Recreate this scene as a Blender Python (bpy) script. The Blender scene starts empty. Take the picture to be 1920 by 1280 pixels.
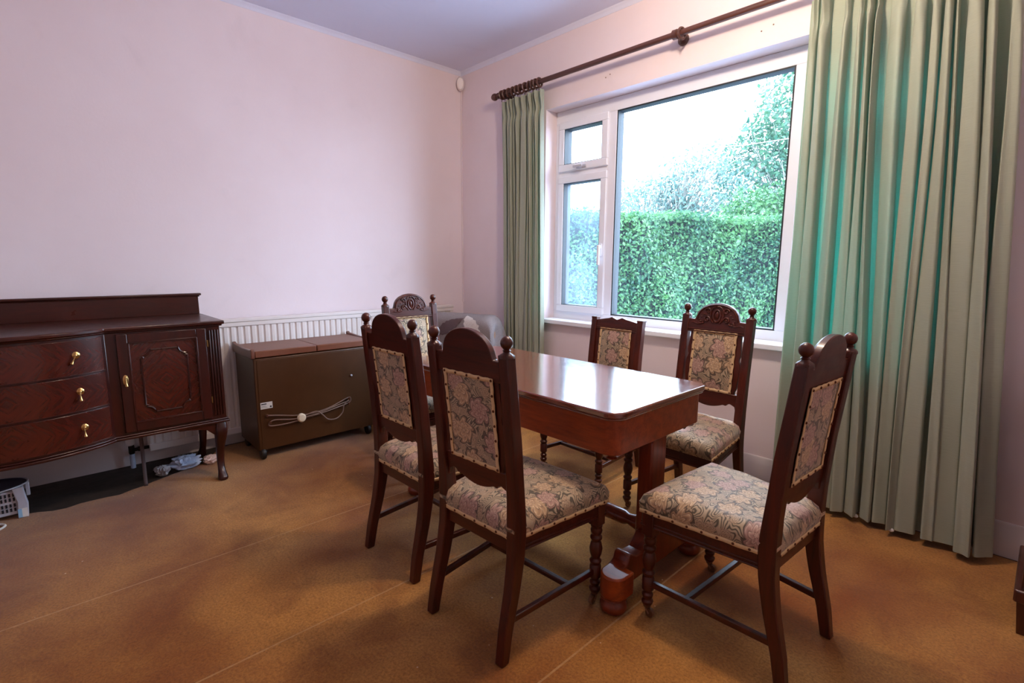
import bpy, math, random
import numpy as np
from mathutils import Matrix, Vector

R = math.radians
PI = math.pi
SC = bpy.context.scene
COL = SC.collection

# ------------------------------------------------------------------ camera
cam_d = bpy.data.cameras.new('camera')
cam_d.sensor_width = 36.0
cam_d.lens = 955.575 / 1920 * 36
cam_d.clip_start = 0.02
cam = bpy.data.objects.new('camera', cam_d)
COL.objects.link(cam)
cx, cy, cz = 3.8287, -2.9795, 1.25
rr = (0.68630137, 0.72729659, 0.0054863)
uu = (-0.11505505, 0.10111539, 0.98819938)
ff = (-0.71815929, 0.67883382, -0.15307477)
cam.matrix_world = Matrix(((rr[0], uu[0], -ff[0], cx), (rr[1], uu[1], -ff[1], cy), (rr[2], uu[2], -ff[2], cz), (0, 0, 0, 1)))
SC.camera = cam

# ------------------------------------------------------------------ world, lights, exposure
world = bpy.data.worlds.new('sky')
SC.world = world
world.use_nodes = True
bg = world.node_tree.nodes['Background']
bg.inputs['Color'].default_value = (0.62, 0.78, 1.0, 1)
bg.inputs['Strength'].default_value = 15.0


def light(name, kind, loc, energy, color, rot=(0, 0, 0), **kw):
    d = bpy.data.lights.new(name, kind)
    d.energy = energy
    d.color = color
    for k, v in kw.items():
        setattr(d, k, v)
    o = bpy.data.objects.new(name, d)
    COL.objects.link(o)
    o.location = loc
    o.rotation_euler = rot
    return o


light('ceiling_lamp_light', 'POINT', (2.80, -1.20, 2.72), 80, (1.0, 0.78, 0.58), shadow_soft_size=0.09)


light('added_warm_fill', 'POINT', (1.5, -4.4, 2.2), 3, (1.0, 0.60, 0.36), shadow_soft_size=0.12)  # unseen warm fill behind the camera, added to tint left wall and sideboard


def sky_glow(name, az, el, strength, angle, color):
    # broad bright part of the overcast sky; az is measured from the window's normal towards +x
    d = Vector((math.sin(R(az)) * math.cos(R(el)), math.cos(R(az)) * math.cos(R(el)), math.sin(R(el))))
    o = light(name, 'SUN', (3, 8, 5), strength, color, angle=R(angle))
    o.rotation_euler = d.to_track_quat('Z', 'Y').to_euler()
    return o


sky_glow('low_sky_glow', 66, 11, 2.9, 36, (0.66, 0.74, 1.0))
sky_glow('high_sky_glow', 8, 34, 6.5, 60, (0.62, 0.76, 1.0))
portal = light('window_portal', 'AREA', (2.2, 0.30, 1.6), 1, (1, 1, 1), rot=(R(-90), 0, 0), shape='RECTANGLE', size=2.5, size_y=1.7)
portal.data.cycles.is_portal = True

vs = SC.view_settings
vs.view_transform = 'Standard'
vs.look = 'None'
vs.exposure = 0.0
vs.gamma = 1.0
vs.use_curve_mapping = False
try:
    SC.cycles.max_bounces = 8
    SC.cycles.diffuse_bounces = 5
    SC.cycles.transparent_max_bounces = 12
    SC.cycles.use_denoising = True
    SC.cycles.sample_clamp_indirect = 6.0
except Exception:
    pass


# ------------------------------------------------------------------ material helpers
def rgb(r, g, b):
    def f(c):
        c /= 255.0
        return c / 12.92 if c <= 0.04045 else ((c + 0.055) / 1.055) ** 2.4
    return (f(r), f(g), f(b), 1)


class NT:
    def __init__(self, name):
        self.mat = bpy.data.materials.new(name)
        self.mat.use_nodes = True
        self.nt = self.mat.node_tree
        self.b = self.nt.nodes['Principled BSDF']
        self.out = self.nt.nodes['Material Output']

    def n(self, t, **kw):
        x = self.nt.nodes.new(t)
        for k, v in kw.items():
            setattr(x, k, v)
        return x

    def l(self, a, b):
        self.nt.links.new(a, b)

    def m(self, op, a, b=None, c=None, clamp=False):
        x = self.n('ShaderNodeMath', operation=op, use_clamp=clamp)
        for i, v in enumerate((a, b, c)):
            if v is None:
                continue
            if isinstance(v, (int, float)):
                x.inputs[i].default_value = v
            else:
                self.l(v, x.inputs[i])
        return x.outputs[0]

    def mix(self, f, a, b):
        x = self.n('ShaderNodeMix', data_type='RGBA')
        for sock, v in ((x.inputs[0], f), (x.inputs[6], a), (x.inputs[7], b)):
            if isinstance(v, (int, float, tuple)):
                sock.default_value = v
            else:
                self.l(v, sock)
        return x.outputs[2]

    def ramp(self, f, stops, interp='LINEAR'):
        x = self.n('ShaderNodeValToRGB')
        cr = x.color_ramp
        cr.interpolation = interp
        while len(cr.elements) < len(stops):
            cr.elements.new(0.5)
        for e, (p, c) in zip(cr.elements, stops):
            e.position = p
            e.color = c if len(c) == 4 else (*c, 1)
        self.l(f, x.inputs[0])
        return x.outputs[0]

    def coords(self, kind='Object', scale=(1, 1, 1), rot=(0, 0, 0)):
        tc = self.n('ShaderNodeTexCoord')
        mp = self.n('ShaderNodeMapping')
        mp.inputs['Scale'].default_value = scale
        mp.inputs['Rotation'].default_value = rot
        self.l(tc.outputs[kind], mp.inputs[0])
        return mp.outputs[0]

    def noise(self, vec, scale=5, detail=4, rough=0.5, dist=0.0):
        x = self.n('ShaderNodeTexNoise')
        x.inputs['Scale'].default_value = scale
        x.inputs['Detail'].default_value = detail
        x.inputs['Roughness'].default_value = rough
        x.inputs['Distortion'].default_value = dist
        self.l(vec, x.inputs['Vector'])
        return x

    def bump(self, h, strength=0.3, dist=0.01):
        x = self.n('ShaderNodeBump')
        x.inputs['Strength'].default_value = strength
        x.inputs['Distance'].default_value = dist
        self.l(h, x.inputs['Height'])
        self.l(x.outputs[0], self.b.inputs['Normal'])

    def set(self, **kw):
        for k, v in kw.items():
            self.b.inputs[k.replace('_', ' ')].default_value = v


def plain(name, col, rough=0.5, metal=0.0, coat=0.0, noise=0.08, nscale=30, bump=0.0, spec=0.5):
    t = NT(name)
    v = t.coords()
    nz = t.noise(v, nscale, 5)
    dark = tuple(c * (1 - noise * 2) for c in col[:3]) + (1,)
    t.l(t.mix(nz.outputs[0], dark, col), t.b.inputs['Base Color'])
    t.set(Roughness=rough, Metallic=metal, Coat_Weight=coat)
    t.b.inputs['Specular IOR Level'].default_value = spec
    if bump:
        t.bump(nz.outputs[0], bump, 0.002)
    return t.mat


def wood(name, dark, light_, scale=(30, 30, 2.5), rough=0.3, coat=0.35, fig=0.0, spec=0.5, bump=0.05):
    t = NT(name)
    v = t.coords(scale=scale)
    a = t.noise(v, 1.0, 6, 0.6, 0.6)
    v2 = t.coords(scale=tuple(s * 5 for s in scale))
    b = t.noise(v2, 1.0, 4, 0.7)
    f = t.m('MULTIPLY_ADD', b.outputs[0], 0.35, t.m('MULTIPLY', a.outputs[0], 0.75))
    c = t.ramp(f, [(0.3, dark), (0.75, light_)])
    t.l(c, t.b.inputs['Base Color'])
    t.set(Roughness=rough, Coat_Weight=coat, Coat_Roughness=0.12)
    t.b.inputs['Specular IOR Level'].default_value = spec
    w = t.coords(scale=(4, 4, 4))
    wv = t.noise(w, 6, 3)
    t.l(t.m('MULTIPLY_ADD', wv.outputs[0], 0.2, rough - 0.08), t.b.inputs['Roughness'])
    t.bump(f, bump, 0.002)
    return t.mat


M = {}
# chair wood: dark mahogany; grain runs up the posts
M['chair'] = wood('dark_mahogany', rgb(30, 7, 4), rgb(84, 28, 12), rough=0.34, coat=0.12, spec=0.4)
M['chair_rail'] = wood('dark_mahogany_rail', rgb(30, 7, 4), rgb(82, 27, 12), scale=(2.5, 30, 30), rough=0.34, coat=0.12, spec=0.4)
M['table'] = wood('red_mahogany', rgb(92, 30, 8), rgb(158, 68, 24), scale=(3, 30, 30), rough=0.32, coat=0.15, spec=0.4)
M['table_v'] = wood('red_mahogany_upright', rgb(78, 25, 10), rgb(130, 50, 22), scale=(30, 30, 3), rough=0.3, coat=0.2, spec=0.4)
M['table_top'] = wood('polished_table_top', rgb(84, 34, 22), rgb(126, 58, 36), scale=(2.2, 20, 20), rough=0.14, coat=1.0)
M['table_top'].node_tree.nodes['Principled BSDF'].inputs['Coat IOR'].default_value = 1.75
M['side'] = wood('sideboard_mahogany', rgb(24, 5, 3), rgb(66, 20, 9), scale=(20, 3, 20), rough=0.3, coat=0.2, spec=0.4, bump=0.015)
M['side_v'] = wood('sideboard_mahogany_upright', rgb(24, 5, 3), rgb(60, 16, 7), scale=(20, 20, 3), rough=0.3, coat=0.2, spec=0.4, bump=0.015)
M['rod'] = wood('curtain_pole_wood', rgb(50, 26, 22), rgb(92, 56, 46), scale=(2, 40, 40), rough=0.4, coat=0.1)
M['cab'] = wood('dark_cabinet_wood', rgb(40, 14, 10), rgb(80, 34, 22), rough=0.35)


def veneer(name):
    t = NT(name)
    tc = t.n('ShaderNodeTexCoord')
    sp = t.n('ShaderNodeSeparateXYZ')
    t.l(tc.outputs['Object'], sp.inputs[0])
    # diamond book-matched veneer: the grain follows |y|+|z|
    a = t.m('ABSOLUTE', sp.outputs[1])
    b = t.m('ABSOLUTE', sp.outputs[2])
    s = t.m('ADD', a, b)
    d = t.m('SUBTRACT', a, b)
    cb = t.n('ShaderNodeCombineXYZ')
    t.l(t.m('MULTIPLY', s, 60), cb.inputs[0])
    t.l(t.m('MULTIPLY', d, 7), cb.inputs[1])
    nz = t.noise(cb.outputs[0], 1.0, 5, 0.6, 0.5)
    nz2 = t.noise(tc.outputs['Object'], 7, 3)
    f = t.m('MULTIPLY_ADD', nz2.outputs[0], 0.35, t.m('MULTIPLY', nz.outputs[0], 0.7))
    t.l(t.ramp(f, [(0.2, rgb(26, 5, 3)), (0.85, rgb(84, 24, 9))]), t.b.inputs['Base Color'])
    t.set(Roughness=0.26, Coat_Weight=0.3, Coat_Roughness=0.1)
    return t.mat


M['veneer'] = veneer('matched_veneer')
M['brass'] = plain('aged_brass', rgb(206, 172, 112), 0.28, 1.0, nscale=60)
M['iron'] = plain('dark_metal', rgb(46, 34, 28), 0.4, 0.8)
M['stud'] = plain('bronze_tack', rgb(92, 52, 32), 0.35, 0.7)
M['white_paint'] = plain('white_gloss_paint', rgb(232, 226, 224), 0.4, noise=0.02)
M['upvc'] = plain('white_window_plastic', rgb(240, 244, 254), 0.35, noise=0.01)
M['skirt'] = plain('white_skirting_paint', rgb(214, 206, 206), 0.45, noise=0.05, nscale=6)
M['gasket'] = plain('black_gasket', rgb(24, 34, 40), 0.6)
M['rubber'] = plain('black_rubber', rgb(22, 22, 26), 0.5)
M['braid'] = plain('cream_braid', rgb(226, 196, 150), 0.85, noise=0.12, nscale=220, bump=0.4, spec=0.15)
M['castor'] = plain('brown_castor', rgb(110, 72, 48), 0.45, 0.3)
M['trolley'] = plain('brown_enamel', rgb(74, 44, 20), 0.36, noise=0.12, nscale=14)
M['trolley_top'] = plain('tan_laminate', rgb(122, 72, 50), 0.42, noise=0.1, nscale=25)
M['trolley_rail'] = plain('brown_plastic_rail', rgb(110, 66, 50), 0.35)
M['cord'] = plain('grey_brown_cord', rgb(122, 96, 84), 0.5)
M['plug'] = plain('white_plug', rgb(238, 226, 200), 0.45)
M['label'] = plain('paper_label', rgb(226, 224, 220), 0.6)
M['ink'] = plain('label_print', rgb(52, 50, 54), 0.6)
M['cloth_blue'] = plain('pale_blue_cloth', rgb(190, 206, 232), 0.9, bump=0.3, nscale=90)
M['cloth_pink'] = plain('pale_pink_cloth', rgb(240, 214, 208), 0.9, bump=0.3, nscale=90)
M['appliance'] = plain('pale_plastic', rgb(198, 198, 208), 0.4)
M['appliance_in'] = plain('dark_slot', rgb(24, 22, 30), 0.7)
M['appliance_top'] = plain('dark_blue_grey_mesh', rgb(58, 54, 74), 0.6)
M['sticker'] = plain('pale_blue_sticker', rgb(150, 196, 230), 0.5)
M['strap'] = plain('grey_strap', rgb(84, 74, 78), 0.7)
M['floorboard'] = wood('bare_dark_floor', rgb(28, 22, 20), rgb(58, 46, 38), scale=(20, 2, 20), rough=0.7, coat=0)
M['blanket_leaf'] = plain('white_lace_leaf', rgb(226, 220, 216), 0.9, noise=0.25, nscale=120)
M['blanket_dark'] = plain('plum_leaf', rgb(96, 78, 82), 0.9, noise=0.15)
M['mustard'] = plain('mustard_leaf', rgb(214, 150, 56), 0.9, noise=0.2)
M['sofa'] = plain('beige_upholstery', rgb(150, 120, 100), 0.9)
M['cushion'] = plain('white_patterned_fabric', rgb(206, 200, 200), 0.9, noise=0.35, nscale=60)
M['sensor'] = plain('ivory_plastic', rgb(244, 238, 236), 0.4, noise=0.02)
M['sensor_lens'] = plain('smoky_lens', rgb(120, 96, 84), 0.3)
M['bark'] = plain('pale_bark', rgb(150, 150, 140), 0.9, noise=0.2, nscale=8)
M['cable_out'] = plain('pale_cable', rgb(225, 235, 235), 0.6)


def wall_mat(name, col, col2):
    t = NT(name)
    v = t.coords()
    big = t.noise(v, 0.9, 5, 0.6)
    fine = t.noise(v, 60, 5, 0.6)
    blot = t.noise(v, 3.5, 3, 0.6, 0.8)
    base = t.mix(t.ramp(big.outputs[0], [(0.35, (0, 0, 0)), (0.7, (1, 1, 1))]), col, col2)
    st = t.ramp(blot.outputs[0], [(0.62, (0, 0, 0)), (0.80, (1, 1, 1))])
    base = t.mix(t.m('MULTIPLY', st, 0.25), base, tuple(c * 0.78 for c in col[:3]) + (1,))
    t.l(base, t.b.inputs['Base Color'])
    t.set(Roughness=0.75)
    t.b.inputs['Specular IOR Level'].default_value = 0.25
    h = t.m('ADD', fine.outputs[0], t.m('MULTIPLY', blot.outputs[0], 1.5))
    t.bump(h, 0.12, 0.004)
    return t.mat


M['wall'] = wall_mat('pink_plaster', rgb(235, 224, 229), rgb(229, 215, 219))
M['ceiling'] = wall_mat('ceiling_paint', rgb(228, 232, 252), rgb(224, 228, 250))
M['lilac'] = M['wall']


def carpet_mat():
    t = NT('worn_ochre_carpet')
    v = t.coords()
    big = t.noise(v, 1.1, 4, 0.55, 0.3)
    mid = t.noise(v, 3.2, 6, 0.65, 0.7)
    fine = t.noise(v, 110, 5, 0.8)
    spot = t.noise(v, 22, 4, 0.6, 1.0)
    c = t.ramp(big.outputs[0], [(0.36, rgb(126, 64, 6)), (0.64, rgb(192, 136, 64))])
    c = t.mix(t.m('MULTIPLY', t.ramp(mid.outputs[0], [(0.46, (0, 0, 0)), (0.70, (1, 1, 1))]), 0.6), c, rgb(108, 52, 8))
    c = t.mix(t.m('MULTIPLY', t.ramp(spot.outputs[0], [(0.68, (0, 0, 0)), (0.78, (1, 1, 1))]), 0.45), c, rgb(84, 52, 30))
    # pale crumbs
    vo = t.n('ShaderNodeTexVoronoi')
    vo.inputs['Scale'].default_value = 9
    t.l(v, vo.inputs['Vector'])
    c = t.mix(t.m('MULTIPLY', t.m('LESS_THAN', vo.outputs['Distance'], 0.028), 0.7), c, rgb(232, 214, 180))
    c = t.mix(t.m('MULTIPLY_ADD', fine.outputs[0], 2.4, -0.95, clamp=True), c, rgb(84, 44, 6))
    # strip seams every 0.74 m, running along y
    sp = t.n('ShaderNodeSeparateXYZ')
    t.l(v, sp.inputs[0])
    s = t.m('ABSOLUTE', t.m('SUBTRACT', t.m('FRACT', t.m('MULTIPLY_ADD', sp.outputs[0], 1.4286, 0.357)), 0.5))
    seam = t.m('MULTIPLY', t.m('LESS_THAN', s, 0.005), t.m('MULTIPLY', t.m('LESS_THAN', sp.outputs[0], 3.1), t.m('GREATER_THAN', sp.outputs[0], 1.2)))
    c = t.mix(t.m('MULTIPLY', seam, t.m('MULTIPLY', spot.outputs[0], 0.6)), c, rgb(210, 176, 130))
    t.l(c, t.b.inputs['Base Color'])
    t.set(Roughness=0.95)
    t.b.inputs['Specular IOR Level'].default_value = 0.1
    t.b.inputs['Sheen Weight'].default_value = 0.25
    t.bump(t.m('ADD', fine.outputs[0], mid.outputs[0]), 0.5, 0.004)
    return t.mat


M['carpet'] = carpet_mat()


def tapestry():
    t = NT('floral_tapestry')
    tc = t.n('ShaderNodeTexCoord')
    oi = t.n('ShaderNodeObjectInfo')
    off = t.n('ShaderNodeVectorMath', operation='ADD')
    cb = t.n('ShaderNodeCombineXYZ')
    t.l(t.m('MULTIPLY', oi.outputs['Random'], 7.0), cb.inputs[0])
    t.l(t.m('MULTIPLY', oi.outputs['Random'], 3.0), cb.inputs[1])
    t.l(tc.outputs['UV'], off.inputs[0])
    t.l(cb.outputs[0], off.inputs[1])
    base = off.outputs[0]
    nz = t.noise(base, 16, 2, 0.5)
    sub = t.n('ShaderNodeVectorMath', operation='SUBTRACT')
    t.l(nz.outputs[1], sub.inputs[0])
    sub.inputs[1].default_value = (0.5, 0.5, 0.5)
    scl = t.n('ShaderNodeVectorMath', operation='SCALE')
    t.l(sub.outputs[0], scl.inputs[0])
    scl.inputs['Scale'].default_value = 0.035
    add = t.n('ShaderNodeVectorMath', operation='ADD')
    t.l(base, add.inputs[0])
    t.l(scl.outputs[0], add.inputs[1])
    P = add.outputs[0]

    def flower(scale, petals, size, shift, curl):
        mp = t.n('ShaderNodeVectorMath', operation='ADD')
        t.l(P, mp.inputs[0])
        mp.inputs[1].default_value = (shift, shift * 0.7, 0)
        vo = t.n('ShaderNodeTexVoronoi', voronoi_dimensions='2D')
        vo.inputs['Scale'].default_value = scale
        vo.inputs['Randomness'].default_value = 0.75
        t.l(mp.outputs[0], vo.inputs['Vector'])
        lo = t.n('ShaderNodeVectorMath', operation='SUBTRACT')
        t.l(mp.outputs[0], lo.inputs[0])
        t.l(vo.outputs['Position'], lo.inputs[1])
        sp = t.n('ShaderNodeSeparateXYZ')
        t.l(lo.outputs[0], sp.inputs[0])
        r = t.m('MULTIPLY', t.m('SQRT', t.m('ADD', t.m('MULTIPLY', sp.outputs[0], sp.outputs[0]), t.m('MULTIPLY', sp.outputs[1], sp.outputs[1]))), scale)
        an = t.m('ARCTAN2', sp.outputs[1], sp.outputs[0])
        sc = t.n('ShaderNodeSeparateColor')
        t.l(vo.outputs['Color'], sc.inputs[0])
        an = t.m('ADD', t.m('MULTIPLY_ADD', sc.outputs[0], 6.28, an), t.m('MULTIPLY', r, curl))
        lobe = t.m('ABSOLUTE', t.m('SINE', t.m('MULTIPLY', an, petals / 2)))
        edge = t.m('MULTIPLY_ADD', lobe, size * 0.38, size * 0.66)
        q = t.m('DIVIDE', r, edge)
        mask = t.m('LESS_THAN', q, 1.0)
        # layered petals: scalloped rings
        ring = t.m('FRACT', t.m('MULTIPLY', t.m('SUBTRACT', q, t.m('MULTIPLY', lobe, 0.12)), 2.9))
        vein = t.m('ABSOLUTE', t.m('SINE', t.m('MULTIPLY', an, petals * 1.5)))
        return mask, ring, vein, sc.outputs[1], q

    ground = rgb(82, 74, 56)
    # scrolling leaves
    ln = t.noise(P, 13, 1, 0.4, 0.6)
    band = t.m('ABSOLUTE', t.m('SINE', t.m('MULTIPLY', ln.outputs[0], 62)))
    leafc = t.ramp(band, [(0.0, rgb(62, 54, 38)), (0.42, rgb(84, 74, 56)), (0.58, rgb(156, 138, 112)), (0.85, rgb(202, 180, 148))], 'LINEAR')
    c = t.mix(0.75, ground, leafc)
    m1, r1, v1, c1, q1 = flower(19, 5, 0.40, 0.31, 1.2)
    f1 = t.ramp(r1, [(0.0, rgb(70, 56, 42)), (0.18, rgb(146, 122, 98)), (0.6, rgb(190, 162, 128)), (1.0, rgb(226, 202, 166))])
    f1 = t.mix(t.m('MULTIPLY', v1, 0.30), f1, rgb(120, 100, 84))
    c = t.mix(t.m('MULTIPLY', m1, 0.92), c, f1)
    m2, r2, v2, c2, q2 = flower(9.0, 6, 0.44, 0.0, 2.4)
    f2a = t.ramp(r2, [(0.0, rgb(78, 58, 48)), (0.16, rgb(160, 122, 110)), (0.55, rgb(184, 144, 130)), (1.0, rgb(218, 190, 166))])
    f2b = t.ramp(r2, [(0.0, rgb(80, 62, 44)), (0.16, rgb(172, 140, 104)), (0.55, rgb(204, 170, 126)), (1.0, rgb(236, 212, 172))])
    f2 = t.mix(t.m('GREATER_THAN', c2, 0.5), f2a, f2b)
    f2 = t.mix(t.m('MULTIPLY', v2, 0.32), f2, rgb(132, 98, 86))
    c = t.mix(m2, c, f2)
    rim = t.m('MULTIPLY', t.m('GREATER_THAN', q2, 0.92), t.m('LESS_THAN', q2, 1.10))
    c = t.mix(t.m('MULTIPLY', rim, 0.85), c, rgb(48, 38, 28))
    wv = t.noise(tc.outputs['UV'], 900, 1, 0.5)
    c = t.mix(t.m('MULTIPLY', wv.outputs[0], 0.25), c, rgb(90, 80, 66))
    t.l(c, t.b.inputs['Base Color'])
    t.set(Roughness=0.62)
    t.b.inputs['Specular IOR Level'].default_value = 0.45
    t.b.inputs['Sheen Weight'].default_value = 0.3
    t.bump(t.m('ADD', wv.outputs[0], t.m('MULTIPLY', r2, m2)), 0.12, 0.002)
    return t.mat


M['fabric'] = tapestry()


def curtain_mat():
    t = NT('green_curtain_cloth')
    v = t.coords('UV', scale=(1, 1, 1))
    slub = t.noise(t.coords('UV', scale=(30, 420, 1)), 1.0, 3, 0.6)
    big = t.noise(v, 2.5, 3)
    c = t.mix(t.m('MULTIPLY_ADD', slub.outputs[0], 0.6, t.m('MULTIPLY', big.outputs[0], 0.4)), rgb(164, 174, 156), rgb(198, 202, 184))
    t.l(c, t.b.inputs['Base Color'])
    t.set(Roughness=0.75)
    t.b.inputs['Sheen Weight'].default_value = 0.2
    t.b.inputs['Specular IOR Level'].default_value = 0.25
    t.bump(slub.outputs[0], 0.15, 0.002)
    tr = t.n('ShaderNodeBsdfTranslucent')
    tcol = t.mix(slub.outputs[0], rgb(0, 84, 70), rgb(14, 128, 106))
    t.l(tcol, tr.inputs['Color'])
    mx = t.n('ShaderNodeMixShader')
    mx.inputs[0].default_value = 0.32
    t.l(t.b.outputs[0], mx.inputs[1])
    t.l(tr.outputs[0], mx.inputs[2])
    t.l(mx.outputs[0], t.out.inputs[0])
    return t.mat


M['curtain'] = curtain_mat()


def throw_mat():
    t = NT('grey_woven_throw')
    v = t.coords()
    f = t.noise(v, 230, 2, 0.7)
    t.l(t.mix(f.outputs[0], rgb(86, 80, 84), rgb(160, 150, 150)), t.b.inputs['Base Color'])
    t.set(Roughness=0.95)
    t.bump(f.outputs[0], 0.4, 0.003)
    return t.mat


M['throw'] = throw_mat()


def glass_mat(name, haze):
    t = NT(name)
    tr = t.n('ShaderNodeBsdfTransparent')
    tr.inputs[0].default_value = (0.97, 0.99, 0.99, 1)
    gl = t.n('ShaderNodeBsdfGlossy')
    gl.inputs['Roughness'].default_value = 0.02
    lw = t.n('ShaderNodeLayerWeight')
    frs = t.m('MULTIPLY_ADD', t.m('POWER', lw.outputs['Facing'], 5.0), 0.8, 0.02)
    mx = t.n('ShaderNodeMixShader')
    t.l(frs, mx.inputs[0])
    t.l(tr.outputs[0], mx.inputs[1])
    t.l(gl.outputs[0], mx.inputs[2])
    last = mx.outputs[0]
    if haze:
        tl = t.n('ShaderNodeBsdfTranslucent')
        tl.inputs[0].default_value = rgb(200, 222, 245)
        nz = t.noise(t.coords(), 3.0, 4, 0.6)
        m2 = t.n('ShaderNodeMixShader')
        t.l(t.m('MULTIPLY', t.ramp(nz.outputs[0], [(0.3, (0.3, 0.3, 0.3)), (0.7, (1, 1, 1))]), haze), m2.inputs[0])
        t.l(last, m2.inputs[1])
        t.l(tl.outputs[0], m2.inputs[2])
        last = m2.outputs[0]
    t.l(last, t.out.inputs[0])
    return t.mat


M['glass'] = glass_mat('clear_window_glass', 0.008)
M['glass_mist'] = glass_mat('misted_window_glass', 0.07)


def leaf_mat(name, c1, c2, tl=0.35):
    t = NT(name)
    g = t.n('ShaderNodeNewGeometry')
    v = t.coords()
    nz = t.ramp(t.noise(v, 1.1, 3).outputs[0], [(0.38, (0, 0, 0)), (0.66, (1, 1, 1))])
    f = t.m('MULTIPLY_ADD', g.outputs['Random Per Island'], 0.55, t.m('MULTIPLY', nz, 0.45))
    c = t.mix(f, c1, c2)
    t.l(c, t.b.inputs['Base Color'])
    t.set(Roughness=0.4)
    tr = t.n('ShaderNodeBsdfTranslucent')
    t.l(c, tr.inputs['Color'])
    mx = t.n('ShaderNodeMixShader')
    mx.inputs[0].default_value = tl
    t.l(t.b.outputs[0], mx.inputs[1])
    t.l(tr.outputs[0], mx.inputs[2])
    t.l(mx.outputs[0], t.out.inputs[0])
    return t.mat


M['hedge'] = leaf_mat('hedge_leaf', rgb(14, 74, 58), rgb(98, 148, 82))
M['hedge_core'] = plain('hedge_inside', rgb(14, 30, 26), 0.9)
M['ivy'] = leaf_mat('ivy_leaf', rgb(34, 84, 72), rgb(92, 134, 96))
M['scrub'] = leaf_mat('scrub_leaf', rgb(70, 104, 100), rgb(118, 146, 132))
M['bounce_ground'] = plain('pale_bounce_ground', rgb(168, 172, 184), 0.9, noise=0.06, nscale=12)  # unseen ground, made pale to throw daylight up onto the ceiling


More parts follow.
